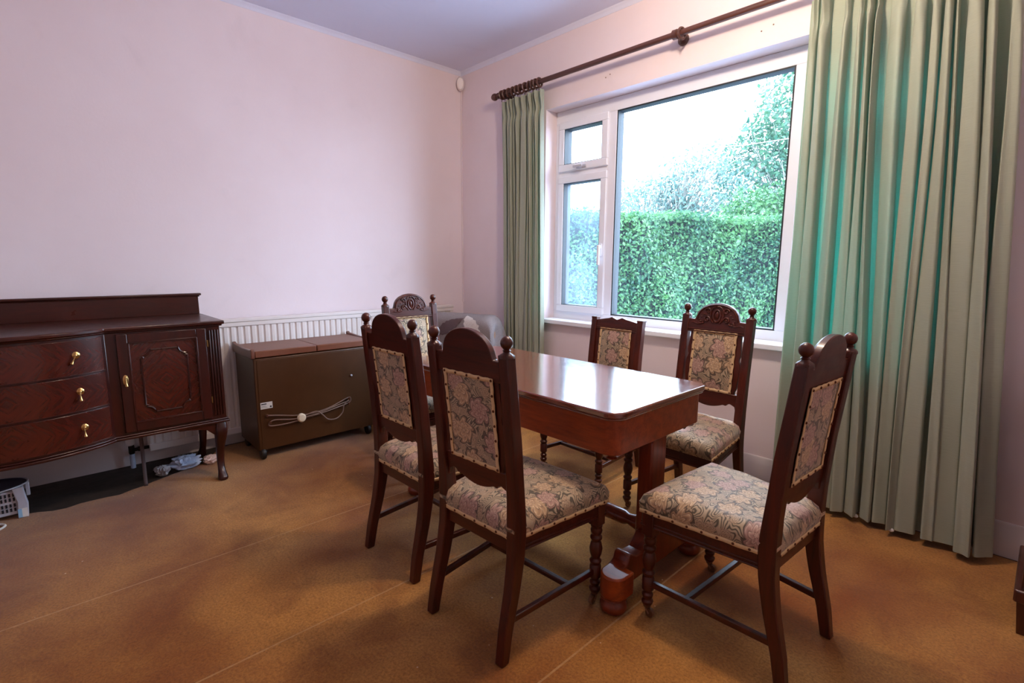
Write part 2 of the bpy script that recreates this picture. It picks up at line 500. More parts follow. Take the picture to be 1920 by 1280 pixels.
# ------------------------------------------------------------------ mesh helpers
class MB:
    def __init__(self):
        self.v = []
        self.f = []
        self.uv = {}

    def add(self, vs, fs, uvs=None):
        o = len(self.v)
        self.v += [tuple(p) for p in vs]
        self.f += [tuple(i + o for i in fc) for fc in fs]
        if uvs:
            for i, u in enumerate(uvs):
                self.uv[o + i] = u
        return self

    def box(self, x0, x1, y0, y1, z0, z1):
        vs = [(x, y, z) for x in (x0, x1) for y in (y0, y1) for z in (z0, z1)]
        return self.add(vs, [(0, 1, 3, 2), (4, 6, 7, 5), (0, 4, 5, 1), (2, 3, 7, 6), (0, 2, 6, 4), (1, 5, 7, 3)])

    def prism(self, poly, axis, a0, a1):
        """poly in the two other axes (cyclic order), extruded along axis"""
        n = len(poly)
        ar = sum(poly[i][0] * poly[(i + 1) % n][1] - poly[(i + 1) % n][0] * poly[i][1] for i in range(n))
        if ar < 0:
            poly = poly[::-1]

        def P(p, a):
            return {'x': (a, p[0], p[1]), 'y': (p[1], a, p[0]), 'z': (p[0], p[1], a)}[axis]
        if a0 > a1:
            a0, a1 = a1, a0
        vs = [P(p, a0) for p in poly] + [P(p, a1) for p in poly]
        fs = [tuple(range(n - 1, -1, -1)), tuple(range(n, 2 * n))]
        fs += [(i, (i + 1) % n, n + (i + 1) % n, n + i) for i in range(n)]
        return self.add(vs, fs)

    def lathe(self, prof, c=(0, 0, 0), axis='z', seg=20, sx=1, sy=1):
        vs, fs = [], []
        for (r, h) in prof:
            for k in range(seg):
                a = 2 * PI * k / seg
                p = (r * sx * math.cos(a), r * sy * math.sin(a), h)
                if axis == 'x':
                    p = (p[2], p[0], p[1])
                elif axis == 'y':
                    p = (p[1], p[2], p[0])
                vs.append((p[0] + c[0], p[1] + c[1], p[2] + c[2]))
        m = len(prof)
        for i in range(m - 1):
            for k in range(seg):
                k2 = (k + 1) % seg
                fs.append((i * seg + k, i * seg + k2, (i + 1) * seg + k2, (i + 1) * seg + k))
        fs.append(tuple(range(seg - 1, -1, -1)))
        fs.append(tuple((m - 1) * seg + k for k in range(seg)))
        return self.add(vs, fs)

    def tube(self, pts, rad, seg=8, sq=None):
        pts = [Vector(p) for p in pts]
        n = len(pts)
        rads = rad if isinstance(rad, (list, tuple)) else [rad] * n
        vs, fs = [], []
        up = Vector((0, 0, 1))
        prev = None
        for i, p in enumerate(pts):
            t = (pts[min(i + 1, n - 1)] - pts[max(i - 1, 0)])
            if t.length < 1e-9:
                t = Vector((0, 0, 1))
            t.normalize()
            if prev is None:
                a = t.cross(up)
                if a.length < 0.05:
                    a = t.cross(Vector((1, 0, 0)))
            else:
                a = prev - t * prev.dot(t)
            a.normalize()
            prev = a
            b = t.cross(a)
            for k in range(seg):
                an = 2 * PI * k / seg
                vs.append(p + (a * math.cos(an) + b * math.sin(an)) * rads[i])
        for i in range(n - 1):
            for k in range(seg):
                k2 = (k + 1) % seg
                fs.append((i * seg + k, i * seg + k2, (i + 1) * seg + k2, (i + 1) * seg + k))
        fs.append(tuple(range(seg - 1, -1, -1)))
        fs.append(tuple((n - 1) * seg + k for k in range(seg)))
        return self.add(vs, fs)

    def ball(self, c, rx, ry=None, rz=None, seg=14, rings=8):
        ry = rx if ry is None else ry
        rz = rx if rz is None else rz
        prof = [(max(1e-4, math.sin(PI * i / rings)), -math.cos(PI * i / rings)) for i in range(rings + 1)]
        vs, fs = [], []
        for r, h in prof:
            for k in range(seg):
                a = 2 * PI * k / seg
                vs.append((c[0] + rx * r * math.cos(a), c[1] + ry * r * math.sin(a), c[2] + rz * h))
        for i in range(rings):
            for k in range(seg):
                k2 = (k + 1) % seg
                fs.append((i * seg + k, i * seg + k2, (i + 1) * seg + k2, (i + 1) * seg + k))
        return self.add(vs, fs)

    def grid(self, fn, nu, nv, uvfn=None, flip=False):
        vs, uvs, fs = [], [], []
        for j in range(nv + 1):
            for i in range(nu + 1):
                u, v = i / nu, j / nv
                vs.append(fn(u, v))
                uvs.append(uvfn(u, v) if uvfn else (u, v))
        for j in range(nv):
            for i in range(nu):
                a = j * (nu + 1) + i
                q = (a, a + 1, a + nu + 2, a + nu + 1)
                fs.append(q[::-1] if flip else q)
        return self.add(vs, fs, uvs)

    def build(self, name, mat, parent=None, bevel=0.0, smooth=38, loc=(0, 0, 0)):
        me = bpy.data.meshes.new(name)
        me.from_pydata(self.v, [], self.f)
        me.validate(clean_customdata=False)
        if self.uv and len(me.vertices) == len(self.v):
            ul = me.uv_layers.new(name='UVMap')
            idx = np.empty(len(me.loops), dtype=np.int32)
            me.loops.foreach_get('vertex_index', idx)
            tab = np.array([self.uv.get(i, (0, 0)) for i in range(len(self.v))], dtype=np.float32)
            ul.data.foreach_set('uv', tab[idx].ravel())
        me.materials.append(mat)
        if smooth:
            me.polygons.foreach_set('use_smooth', [True] * len(me.polygons))
            me.set_sharp_from_angle(angle=R(smooth))
        me.update()
        o = bpy.data.objects.new(name, me)
        COL.objects.link(o)
        o.location = loc
        if parent:
            o.parent = parent
        if bevel:
            b = o.modifiers.new('bevel', 'BEVEL')
            b.width = bevel
            b.segments = 2
            b.limit_method = 'ANGLE'
            b.angle_limit = R(40)
        return o


def tag(o, label=None, cat=None, group=None, kind=None):
    if label:
        o['label'] = label
    if cat:
        o['category'] = cat
    if group:
        o['group'] = group
    if kind:
        o['kind'] = kind
    return o


def thing(name, label, cat, loc=(0, 0, 0), rz=0.0, group=None):
    o = bpy.data.objects.new(name, None)
    COL.objects.link(o)
    o.location = loc
    o.rotation_euler = (0, 0, rz)
    o.empty_display_size = 0.1
    return tag(o, label, cat, group)


def copy_tree(o, parent=None, table=None):
    c = o.copy()
    COL.objects.link(c)
    if parent:
        c.parent = parent
    for ch in CH.get(o.name, []):
        copy_tree(ch, c)
    return c


CH = {}


def index_children():
    CH.clear()
    for ob in bpy.data.objects:
        if ob.parent:
            CH.setdefault(ob.parent.name, []).append(ob)


def lerp(a, b, t):
    return a + (b - a) * t


def ss(t):
    t = max(0.0, min(1.0, t))
    return t * t * (3 - 2 * t)


def crom(pts, n=6):
    out = []
    P = [Vector(p) for p in pts]
    P = [P[0] * 2 - P[1]] + P + [P[-1] * 2 - P[-2]]
    for i in range(1, len(P) - 2):
        for k in range(n):
            t = k / n
            a, b, c, d = P[i - 1], P[i], P[i + 1], P[i + 2]
            out.append(0.5 * ((2 * b) + (c - a) * t + (2 * a - 5 * b + 4 * c - d) * t * t + (3 * b - a - 3 * c + d) * t ** 3))
    out.append(P[-2])
    return out


def interp(keys, z):
    for (z0, a), (z1, b) in zip(keys, keys[1:]):
        if z <= z1:
            t = (z - z0) / (z1 - z0)
            return lerp(a, b, max(0, min(1, t)))
    return keys[-1][1]


# ------------------------------------------------------------------ room
XM, YM, ZC = 4.9, -4.9, 2.906
WX0, WX1, WZ0, WZ1 = 1.04, 3.40, 0.79, 2.39


def struct(name, mb, mat, bevel=0.0, **kw):
    o = mb.build(name, mat, bevel=bevel, **kw)
    o['kind'] = 'structure'
    return o


struct('floor', MB().box(-0.3, XM + 0.2, YM - 0.2, 0.3, -0.12, -0.009), M['floorboard'])
struct('ceiling', MB().box(-0.3, XM + 0.2, YM - 0.2, 0.3, ZC, ZC + 0.12), M['ceiling'])
struct('wall_left', MB().box(-0.3, 0, YM - 0.2, 0.3, -0.12, ZC), M['wall'])
w = MB()
w.box(0, WX0, 0, 0.3, -0.12, ZC)
w.box(WX1, XM, 0, 0.3, -0.12, ZC)
w.box(WX0, WX1, 0, 0.3, -0.12, WZ0)
w.box(WX0, WX1, 0, 0.3, WZ1, ZC)
struct('wall_right', w, M['wall'], smooth=0)
struct('wall_near', MB().box(0, XM, YM - 0.2, YM, -0.12, ZC), M['wall'])
struct('wall_far_right', MB().box(XM, XM + 0.2, YM - 0.2, 0.3, -0.12, ZC), M['wall'])

# coving where walls meet the ceiling
cv = [(0, 0), (0.0, -0.03), (0.003, -0.03), (0.008, -0.02), (0.019, -0.009), (0.028, -0.004), (0.03, 0)]
struct('trim_1', MB().prism([(p[1] + ZC, p[0] + 0.0) for p in cv], 'y', YM, 0), M['ceiling'])
struct('trim_2', MB().prism([(-p[0], p[1] + ZC) for p in cv], 'x', 0, XM), M['ceiling'])

# skirting boards
sk = [(0, 0.0), (0.022, 0.0), (0.022, 0.095), (0.017, 0.105), (0.017, 0.118), (0.010, 0.128), (0.010, 0.142), (0.004, 0.150), (0, 0.150)]
struct('baseboard_left', MB().prism([(p[1] * 1.15 - 0.008, p[0]) for p in sk], 'y', YM, 0), M['skirt'])
struct('baseboard_right', MB().prism([(-p[0], p[1]) for p in sk], 'x', 0.022, XM), M['skirt'])

# carpet: a slab with a torn, wavy edge along the left wall
random.seed(3)
edge = []
ny = 90
for i in range(ny + 1):
    y = lerp(YM, -0.03, i / ny)
    base = 0.33 + 0.16 * ss((-y - 2.3) / 0.5)
    base = base - 0.28 * ss((y + 2.35) / 0.25)
    if y < -2.2:
        base -= 0.10 * ss((-y - 2.95) / 0.3)
    edge.append((base + random.uniform(-0.012, 0.012), y))
poly = edge + [(XM - 0.01, -0.03), (XM - 0.01, YM)]
cp = MB().prism(poly, 'z', -0.008, 0.0).build('carpet', M['carpet'], smooth=0)
tag(cp, 'worn ochre brown fitted carpet with stains and seam lines across the whole room', 'carpet')

# ------------------------------------------------------------------ window
win = bpy.data.objects.new('window_1', None)
COL.objects.link(win)
win['kind'] = 'structure'
FY0, FY1 = 0.12, 0.19


def frame_rect(mb, x0, x1, z0, z1, w_, y0, y1):
    mb.box(x0, x1, y0, y1, z0, z0 + w_)
    mb.box(x0, x1, y0, y1, z1 - w_, z1)
    mb.box(x0, x0 + w_, y0, y1, z0 + w_, z1 - w_)
    mb.box(x1 - w_, x1, y0, y1, z0 + w_, z1 - w_)


f = MB()
FZ0, FZ1 = 0.825, 2.355
f.box(WX0, WX1, FY0, FY1, WZ0 + 0.02, FZ0 + 0.045)
f.box(WX0, WX1, FY0, FY1, FZ1 - 0.055, WZ1)
f.box(WX0, WX0 + 0.045, FY0, FY1, FZ0 + 0.045, FZ1 - 0.055)
f.box(WX1 - 0.045, WX1, FY0, FY1, FZ0 + 0.045, FZ1 - 0.055)
f.box(1.535, 1.605, FY0, FY1, FZ0 + 0.045, FZ1 - 0.055)
f.box(2.747, 2.81, FY0, FY1, FZ0 + 0.045, FZ1 - 0.055)
f.box(1.085, 1.535, FY0, FY1, 1.90, 1.945)
f.box(2.81, 3.355, FY0, FY1, 1.90, 1.945)
f.build('outer_frame', M['upvc'], win, bevel=0.004)
for (x0, x1, z0, z1, nm, gm) in ((1.082, 1.54, 0.868, 1.905, 'casement', 'glass_mist'), (1.082, 1.54, 1.94, 2.303, 'fanlight', 'glass'),
                                 (2.805, 3.36, 0.868, 1.905, 'casement', 'glass'), (2.805, 3.36, 1.94, 2.303, 'fanlight', 'glass')):
    c = MB()
    frame_rect(c, x0, x1, z0, z1, 0.052, FY0 - 0.018, FY1 - 0.01)
    co = c.build(nm, M['upvc'], win, bevel=0.005)
    g = MB()
    frame_rect(g, x0 + 0.050, x1 - 0.050, z0 + 0.050, z1 - 0.050, 0.006, FY0 - 0.012, FY1)
    g.build('gasket', M['gasket'], co)
    MB().box(x0 + 0.05, x1 - 0.05, 0.15, 0.156, z0 + 0.05, z1 - 0.05).build('pane', M[gm], co)
    if nm == 'casement':
        xh = x1 - 0.026 if x0 < 2 else x0 + 0.026
        h = MB().box(xh - 0.011, xh + 0.011, 0.092, 0.103, 1.30, 1.39)
        h.box(xh - 0.008, xh + 0.008, 0.066, 0.092, 1.355, 1.380)
        h.box(xh - 0.010, xh + 0.010, 0.062, 0.076, 1.235, 1.380)
        h.build('window_handle', M['upvc'], co, bevel=0.004)
    else:
        xm = (x0 + x1) / 2
        h = MB().box(xm - 0.045, xm + 0.045, 0.092, 0.103, z0 + 0.010, z0 + 0.032)
        h.box(xm - 0.055, xm + 0.03, 0.062, 0.078, z0 + 0.012, z0 + 0.030)
        h.box(xm - 0.012, xm + 0.012, 0.07, 0.1, z0 + 0.012, z0 + 0.03)
        h.build('window_handle', M['appliance'], co, bevel=0.004)
g = MB()
frame_rect(g, 1.603, 2.749, FZ0 + 0.043, FZ1 - 0.053, 0.010, FY0 + 0.002, FY1)
g.build('gasket', M['gasket'], win)
MB().box(1.606, 2.746, 0.15, 0.156, 0.872, 2.30).build('pane', M['glass'], win)
sill = MB().prism([(0.12, 0.792), (-0.035, 0.782), (-0.042, 0.788), (-0.042, 0.806), (-0.035, 0.812), (0.12, 0.818)], 'x', WX0 - 0.05, WX1 + 0.05)
sill = MB()
sill.box(WX0 + 0.001, WX1 - 0.001, 0.0, 0.13, 0.785, 0.812)
sill.box(WX0 - 0.05, WX1 + 0.05, -0.042, 0.0, 0.778, 0.812)
sill.build('window_sill', M['upvc'], win, bevel=0.006)
MB().box(WX0, WX1, 0.19, 0.34, 0.76, 0.80).build('outer_sill', M['upvc'], win, bevel=0.004)

# ------------------------------------------------------------------ outside
struct('ground', MB().box(-25, 20, 0.32, 40, -0.75, -0.65), M['bounce_ground'])
rng = np.random.default_rng(11)


def leaves_mesh(name, mat, pts, nrm, size, parent=None, jitter=0.8):
    """one folded four-vertex leaf at every point"""
    n = len(pts)
    d = nrm + rng.normal(0, jitter, (n, 3))
    d /= np.linalg.norm(d, axis=1)[:, None] + 1e-9
    t = rng.normal(0, 1, (n, 3))
    t -= d * np.sum(t * d, axis=1)[:, None]
    t /= np.linalg.norm(t, axis=1)[:, None] + 1e-9
    b = np.cross(d, t)
    s = size * rng.uniform(0.6, 1.3, (n, 1))
    v = np.empty((n, 4, 3))
    v[:, 0] = pts - t * s
    v[:, 1] = pts + b * s * 0.55 + d * s * 0.25
    v[:, 2] = pts + t * s
    v[:, 3] = pts - b * s * 0.55 + d * s * 0.25
    me = bpy.data.meshes.new(name)
    me.vertices.add(n * 4)
    me.vertices.foreach_set('co', v.ravel())
    k = np.arange(n)[:, None] * 4
    tri = np.concatenate([k + np.array([0, 1, 2]), k + np.array([0, 2, 3])], axis=1).reshape(-1)
    me.loops.add(n * 6)
    me.loops.foreach_set('vertex_index', tri.astype(np.int32))
    me.polygons.add(n * 2)
    me.polygons.foreach_set('loop_start', (np.arange(n * 2) * 3).astype(np.int32))
    me.update(calc_edges=True)
    me.materials.append(mat)
    o = bpy.data.objects.new(name, me)
    COL.objects.link(o)
    if parent:
        o.parent = parent
    return o


def hedge():
    # the line of the hedge's near face
    a = np.array([-2.9, -0.0]); b = np.array([3.0, 11.9])
    a = np.array([-0.92, 3.65]) - np.array([1.39, 2.9]) * 1.05
    b = np.array([-0.92, 3.65]) + np.array([1.39, 2.9]) * 1.9
    L = np.linalg.norm(b - a)
    d = (b - a) / L
    nrm = np.array([d[1], -d[0]])
    root = thing('hedge', 'long clipped green hedge outside the window, flat topped, in front of the trees', 'hedge', (0, 0, -0.65))
    top = 2.02

    def bulge(s, z):
        return 0.10 * math.sin(s * 1.7 + z) + 0.07 * math.sin(s * 4.1 + 2.2 * z) + 0.05 * math.sin(s * 7 - 3 * z)
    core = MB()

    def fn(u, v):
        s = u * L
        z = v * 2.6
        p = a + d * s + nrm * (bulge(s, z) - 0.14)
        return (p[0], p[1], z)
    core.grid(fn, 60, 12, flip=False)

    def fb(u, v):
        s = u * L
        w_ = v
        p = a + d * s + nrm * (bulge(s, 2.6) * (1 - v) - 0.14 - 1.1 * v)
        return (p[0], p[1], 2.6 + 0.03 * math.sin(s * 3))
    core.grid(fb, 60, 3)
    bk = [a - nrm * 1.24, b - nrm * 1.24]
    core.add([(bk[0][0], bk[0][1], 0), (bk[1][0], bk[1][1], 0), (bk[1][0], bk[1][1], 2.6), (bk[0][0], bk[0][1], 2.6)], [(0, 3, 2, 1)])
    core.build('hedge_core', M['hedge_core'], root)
    n = 42000
    s = rng.uniform(0, L, n)
    z = rng.uniform(0.2, 2.66, n)
    bl = 0.10 * np.sin(s * 1.7 + z) + 0.07 * np.sin(s * 4.1 + 2.2 * z) + 0.05 * np.sin(s * 7 - 3 * z)
    dep = rng.uniform(-0.12, 0.06, n) + bl
    p2 = a + d * s[:, None] + nrm * dep[:, None]
    pts = np.c_[p2, z]
    nn = np.tile(np.r_[nrm, 0.5], (n, 1))
    m = 14000
    s2 = rng.uniform(0, L, m)
    q = a + d * s2[:, None] - nrm * rng.uniform(-0.12, 1.25, m)[:, None]
    pts2 = np.c_[q, 2.62 + rng.uniform(-0.05, 0.09, m) + 0.03 * np.sin(s2 * 3)]
    nn2 = np.tile([0, 0, 1.0], (m, 1))
    leaves_mesh('foliage', M['hedge'], np.r_[pts, pts2], np.r_[nn, nn2], 0.034, root)


hedge()


def tree(name, label, x, y, h, crown, mat, n, size, seed, cat='tree', twigs=26, trunk=0.16, lean=(0, 0)):
    """crown = list of (dx, dy, z, rx, ry, rz) ellipsoids filled with leaves; branches run into them"""
    rnd = random.Random(seed)
    root = thing(name, label, cat, (x, y, -0.65))
    tb = MB()
    tops = [(c[0] + lean[0], c[1] + lean[1], c[2]) for c in crown]
    zt = max(c[2] for c in crown)
    for (tx, ty, tz) in tops:
        pts = [(rnd.uniform(-.05, .05), rnd.uniform(-.05, .05), 0)]
        for k in range(1, 6):
            t = k / 5
            pts.append((tx * t ** 1.5 + rnd.uniform(-.12, .12), ty * t ** 1.5 + rnd.uniform(-.12, .12), tz * t))
        tb.tube(crom(pts, 3), [lerp(trunk, 0.03, i / 15) for i in range(16)], 7)
    tb.build('trunk', M['bark'], root)
    br = MB()
    for (dx, dy, z, rx, ry, rz) in crown:
        for k in range(twigs):
            a = rnd.uniform(0, 2 * PI)
            el = rnd.uniform(-0.1, 1.3)
            st = Vector((dx * 0.6, dy * 0.6, z * rnd.uniform(0.45, 0.95)))
            en = Vector((dx + rx * math.cos(a) * math.cos(el), dy + ry * math.sin(a) * math.cos(el), z + rz * math.sin(el) * 1.05))
            mid = (st + en) / 2 + Vector((rnd.uniform(-.2, .2), rnd.uniform(-.2, .2), rnd.uniform(-.1, .25)))
            br.tube(crom([st, mid, en], 4), [lerp(0.028, 0.007, i / 8) for i in range(9)], 4)
    br.build('branches', M['bark'], root)
    tot = sum(c[3] * c[4] * c[5] for c in crown)
    P, N = [], []
    for (dx, dy, z, rx, ry, rz) in crown:
        m = int(n * rx * ry * rz / tot)
        v = rng.normal(0, 1, (m, 3))
        v /= np.linalg.norm(v, axis=1)[:, None]
        lump = 1 + 0.16 * np.sin(v[:, 0] * 7 + seed) * np.sin(v[:, 2] * 6) + 0.10 * np.sin(v[:, 1] * 13 + v[:, 2] * 9)
        rad = (rng.uniform(0.35, 1, m) ** 0.5 * lump)[:, None]
        P.append(v * rad * np.array([rx, ry, rz]) + np.array([dx, dy, z]))
        N.append(v + np.array([0, 0, 0.4]))
    leaves_mesh('foliage', mat, np.concatenate(P), np.concatenate(N), size, root)
    return root


tree('ivy_clad_tree', 'tall ivy covered tree beyond the hedge, at the right of the big pane', -0.8, 13.6, 7,
     [(-0.4, 0, 5.9, 1.9, 1.5, 2.6), (-1.7, -0.5, 4.3, 1.5, 1.2, 1.9), (1.1, 0.7, 4.6, 1.7, 1.5, 2.3)], M['ivy'], 12000, 0.085, 5, twigs=40)
tree('bushy_evergreen', 'rounded bright green bush rising just behind the hedge top', -1.15, 9.9, 3.6,
     [(0, 0, 2.9, 1.0, 0.9, 0.85), (0.9, 0.6, 3.0, 0.9, 0.9, 0.8)], M['hedge'], 7000, 0.055, 8, cat='bush', twigs=12, trunk=0.08)
tree('leafless_thicket', 'pale twiggy thicket beyond the hedge, left of the ivy covered tree', -4.9, 10.9, 4,
     [(0, 0, 3.3, 1.6, 1.2, 1.2), (1.4, 0.4, 3.7, 1.5, 1.0, 1.5)], M['scrub'], 6500, 0.06, 9, cat='thicket', twigs=90, trunk=0.07)
tree('distant_shrub', 'faint pale shrub furthest left above the hedge', -7.6, 8.6, 3,
     [(0, 0, 2.8, 1.3, 1.0, 0.8)], M['scrub'], 2000, 0.055, 10, cat='shrub', twigs=40, trunk=0.06)
cb = MB().tube(crom([(-5.5, 7.6, 3.72), (-2.0, 9.15, 3.95), (-0.83, 9.7, 4.02), (6, 12.8, 4.7)], 8), 0.008, 6)
tag(cb.build('overhead_cable', M['cable_out']), 'thin pale overhead cable crossing in front of the ivy covered tree', 'cable')

# ------------------------------------------------------------------ curtains, pole, rings
RY, RZ = -0.10, 2.562
pole = thing('curtain_pole', 'long dark brown wooden curtain pole above the window', 'curtain pole', (0.62, RY, RZ))
MB().lathe([(0.0175, 0.0), (0.0175, 3.25)], axis='x', seg=20).build('rod', M['rod'], pole)
fin = [(0.004, -0.085), (0.018, -0.080), (0.026, -0.066), (0.028, -0.052), (0.024, -0.038), (0.014, -0.030), (0.020, -0.022), (0.024, -0.012), (0.020, 0.0), (0.018, 0.004)]
MB().lathe(fin, axis='x', seg=20).build('finial', M['rod'], pole)
MB().lathe([(r, 3.25 - h) for r, h in fin], axis='x', seg=20).build('finial', M['rod'], pole)
for bx in (0.03, 2.150 - 0.62, 3.18):
    b = MB()
    b.lathe([(0.034, 0.098), (0.034, 0.088), (0.028, 0.080), (0.015, 0.070), (0.013, 0.022)], c=(bx, 0, 0), axis='y', seg=20)
    b.lathe([(0.019, -0.016), (0.027, -0.013), (0.027, 0.013), (0.019, 0.016)], c=(bx, 0, 0), axis='x', seg=20)
    b.build('bracket', M['rod'], pole)


def ring_mesh():
    m = MB()
    pts = [(0, 0.031 * math.cos(2 * PI * k / 24), 0.031 * math.sin(2 * PI * k / 24)) for k in range(24)]
    vs, fs = [], []
    for k, p in enumerate(pts):
        a = 2 * PI * k / 24
        for j in range(8):
            b = 2 * PI * j / 8
            rr_ = 0.0295 + 0.0072 * math.cos(b)
            vs.append((0.0072 * math.sin(b), rr_ * math.cos(a), rr_ * math.sin(a)))
    for k in range(24):
        for j in range(8):
            fs.append((k * 8 + j, k * 8 + (j + 1) % 8, ((k + 1) % 24) * 8 + (j + 1) % 8, ((k + 1) % 24) * 8 + j))
    m.add(vs, fs)
    return m


ring0 = ring_mesh().build('curtain_ring', M['rod'])
MB().tube([(0, 0, -0.035), (0, 0, -0.052)], 0.003, 6).build('ring_eye', M['iron'], ring0)
index_children()
ORD = ['first', 'second', 'third', 'fourth', 'fifth', 'sixth', 'seventh', 'eighth', 'ninth', 'tenth', 'eleventh']
ring_x = [0.655, 0.69, 0.735, 0.78, 0.825, 0.865, 0.915, 0.955, 0.99, 1.025, 1.06]
first = True
random.seed(4)
for i, x in enumerate(ring_x):
    o = ring0 if first else copy_tree(ring0)
    first = False
    o.location = (x, RY, RZ - 0.0045)
    o.rotation_euler = (random.uniform(-.2, .2), 0, random.uniform(-.25, .25))
    tag(o, 'dark wooden curtain ring over the narrow left curtain, %s from the pole end' % ORD[i], 'curtain ring', 'rings holding the narrow left curtain')
o = copy_tree(ring0)
o.location = (2.19, RY, RZ - 0.0045)
tag(o, 'dark wooden curtain ring hanging alone beside the middle bracket', 'curtain ring', 'spare ring at the middle bracket')

def curtain(name, label, xt0, xt1, xb0, xb1, ztop, zbot, folds, amp_t, amp_b, yc_t, yc_b, seed, nu=520, nv=60, irregular=0.5):
    rnd = random.Random(seed)
    # folds of very uneven width: tight pleat groups and wide loose stretches
    wid = []
    for k in range(folds):
        wid.append(math.exp(rnd.gauss(0, irregular)))
    tot = sum(wid)
    ed = [0]
    for a in wid:
        ed.append(ed[-1] + a / tot)
    wid_b = [lerp(a / tot, 1 / folds, 0.6) * math.exp(rnd.gauss(0, 0.25)) for a in wid]
    tb_ = sum(wid_b)
    eb = [0]
    for a in wid_b:
        eb.append(eb[-1] + a / tb_)
    dep = [rnd.uniform(0.60, 1.25) for _ in range(folds + 1)]
    fl_t = [rnd.uniform(0.35, 0.75) for _ in range(folds + 1)]
    fl_b = [rnd.uniform(0.02, 0.50) for _ in range(folds + 1)]
    ph = [rnd.uniform(-1.5, 1.5) for _ in range(folds + 1)]
    over = [rnd.uniform(0.15, 0.75) for _ in range(folds + 1)]

    def fn(u, v):
        # every fold: a flat stretch against the window, then a lobe standing out into the room
        q = min(u * folds, folds - 1e-6)
        k = int(q)
        t = q - k
        vv = ss(v)
        x0 = lerp(ed[k], eb[k], vv)
        x1 = lerp(ed[k + 1], eb[k + 1], vv)
        F = lerp(fl_t[k], fl_b[k], ss(v * 1.4))
        D = lerp(amp_t, amp_b, v ** 0.7) * lerp(dep[k], dep[(k + 3) % folds], vv)
        f0 = 0.22
        if t < f0:
            xx = t / f0 * F
            yy = 0.10 * math.sin(PI * t / f0) * math.sin(3 * v + ph[k])
        else:
            a0 = over[k] * ss(v / 0.15)
            th = PI + a0 - (t - f0) / (1 - f0) * (PI + 2 * a0)
            cs = math.cos(a0)
            xx = F + (1 - F) / 2 * (1 + math.cos(th) / cs)
            yy = -(math.sin(th) + math.sin(a0)) / (1 + math.sin(a0))
            yy *= 1 + 0.22 * math.sin(2 * th + ph[k] + 2 * v) * ss(v / 0.2)
            xx += 0.10 * math.sin(2 * th + ph[k]) * (1 - F)
        wave = math.sin(4.2 * v + ph[k]) * 0.10 * ss(v / 0.3)
        xn = lerp(x0, x1, xx + wave * (1 if t >= f0 else t / f0))
        x = lerp(xt0, xb0, v) + lerp(xt1 - xt0, xb1 - xb0, v) * xn
        pinch = math.exp(-((v - 0.045) / 0.018) ** 2)
        y = lerp(yc_t, yc_b, v) + 2 * D * yy * (1 - 0.5 * pinch) + 0.006 * math.sin(3 * 2 * PI * t) * math.exp(-(v / 0.08) ** 2) * (t >= f0)
        z = lerp(ztop, zbot, v)
        return (x, y, z)
    m = MB()
    m.grid(fn, nu, nv, uvfn=lambda u, v: (u * 2.2, v * 2.5))
    root = m.build(name, M['curtain'], smooth=180)
    tag(root, label, 'curtain')
    return root, fn


cl, fnl = curtain('curtain', 'narrow gathered pale green curtain at the left of the window', 0.625, 1.09, 0.70, 1.13, 2.507, 0.03, 11, 0.018, 0.028, -0.078, -0.070, 21, nu=400, irregular=0.35)
cr, fnr = curtain('curtain', 'wide pale green full length curtain at the right of the window', 2.865, 3.60, 2.885, 3.775, 2.507, 0.035, 14, 0.032, 0.058, -0.085, -0.095, 33, nu=980, irregular=0.5)
# heading tape stitched gathers, hems
for (root, fn_, a, b) in ((cl, fnl, 11, 400), (cr, fnr, 13, 980)):
    m = MB()
    m.grid(lambda u, v: (lambda p: (p[0], p[1] - 0.0025, p[2]))(fn_(u, 0.962 + 0.038 * v)), b, 4, uvfn=lambda u, v: (u * 2.2, 0.5 + v * 0.1))
    m.build('hem', M['curtain'], root, smooth=180)
for u in (0.18, 0.42, 0.62, 0.93):
    p = fnr(u, 1.0)
    MB().ball((p[0], p[1] + 0.002, p[2] - 0.004), 0.012, 0.006, 0.010, 10, 6).build('hem_weight', M['label'], cr)

# ------------------------------------------------------------------ alarm sensor, corner cable
s = thing('alarm_sensor', 'small ivory oval motion sensor in the top corner of the room', 'sensor', (0.032, -0.032, 2.800), R(-45))
sb = MB()
sb.lathe([(0.004, -0.036), (0.026, -0.032), (0.033, -0.012), (0.033, 0)], axis='y', seg=24, sx=1, sy=1)
for i, p in enumerate(sb.v):
    sb.v[i] = (p[0], p[1] * 1.1, p[2] * 1.75)
# front faces -y in the local frame, turned to face the camera diagonally
for i, p in enumerate(sb.v):
    sb.v[i] = (p[0], p[1], p[2])
s.rotation_euler = (R(8), 0, R(45))
sb.build('sensor_body', M['sensor'], s)
sl = MB().ball((0, -0.032, 0.026), 0.010, 0.004, 0.006)
sl.build('sensor_lens', M['sensor_lens'], s)
cc = MB().box(0.0005, 0.010, -0.010, -0.0005, 0.88, 2.77)
tag(cc.build('cable_trunking', M['wall'], bevel=0.002), 'thin painted cable cover running down the room corner below the sensor', 'cable cover')

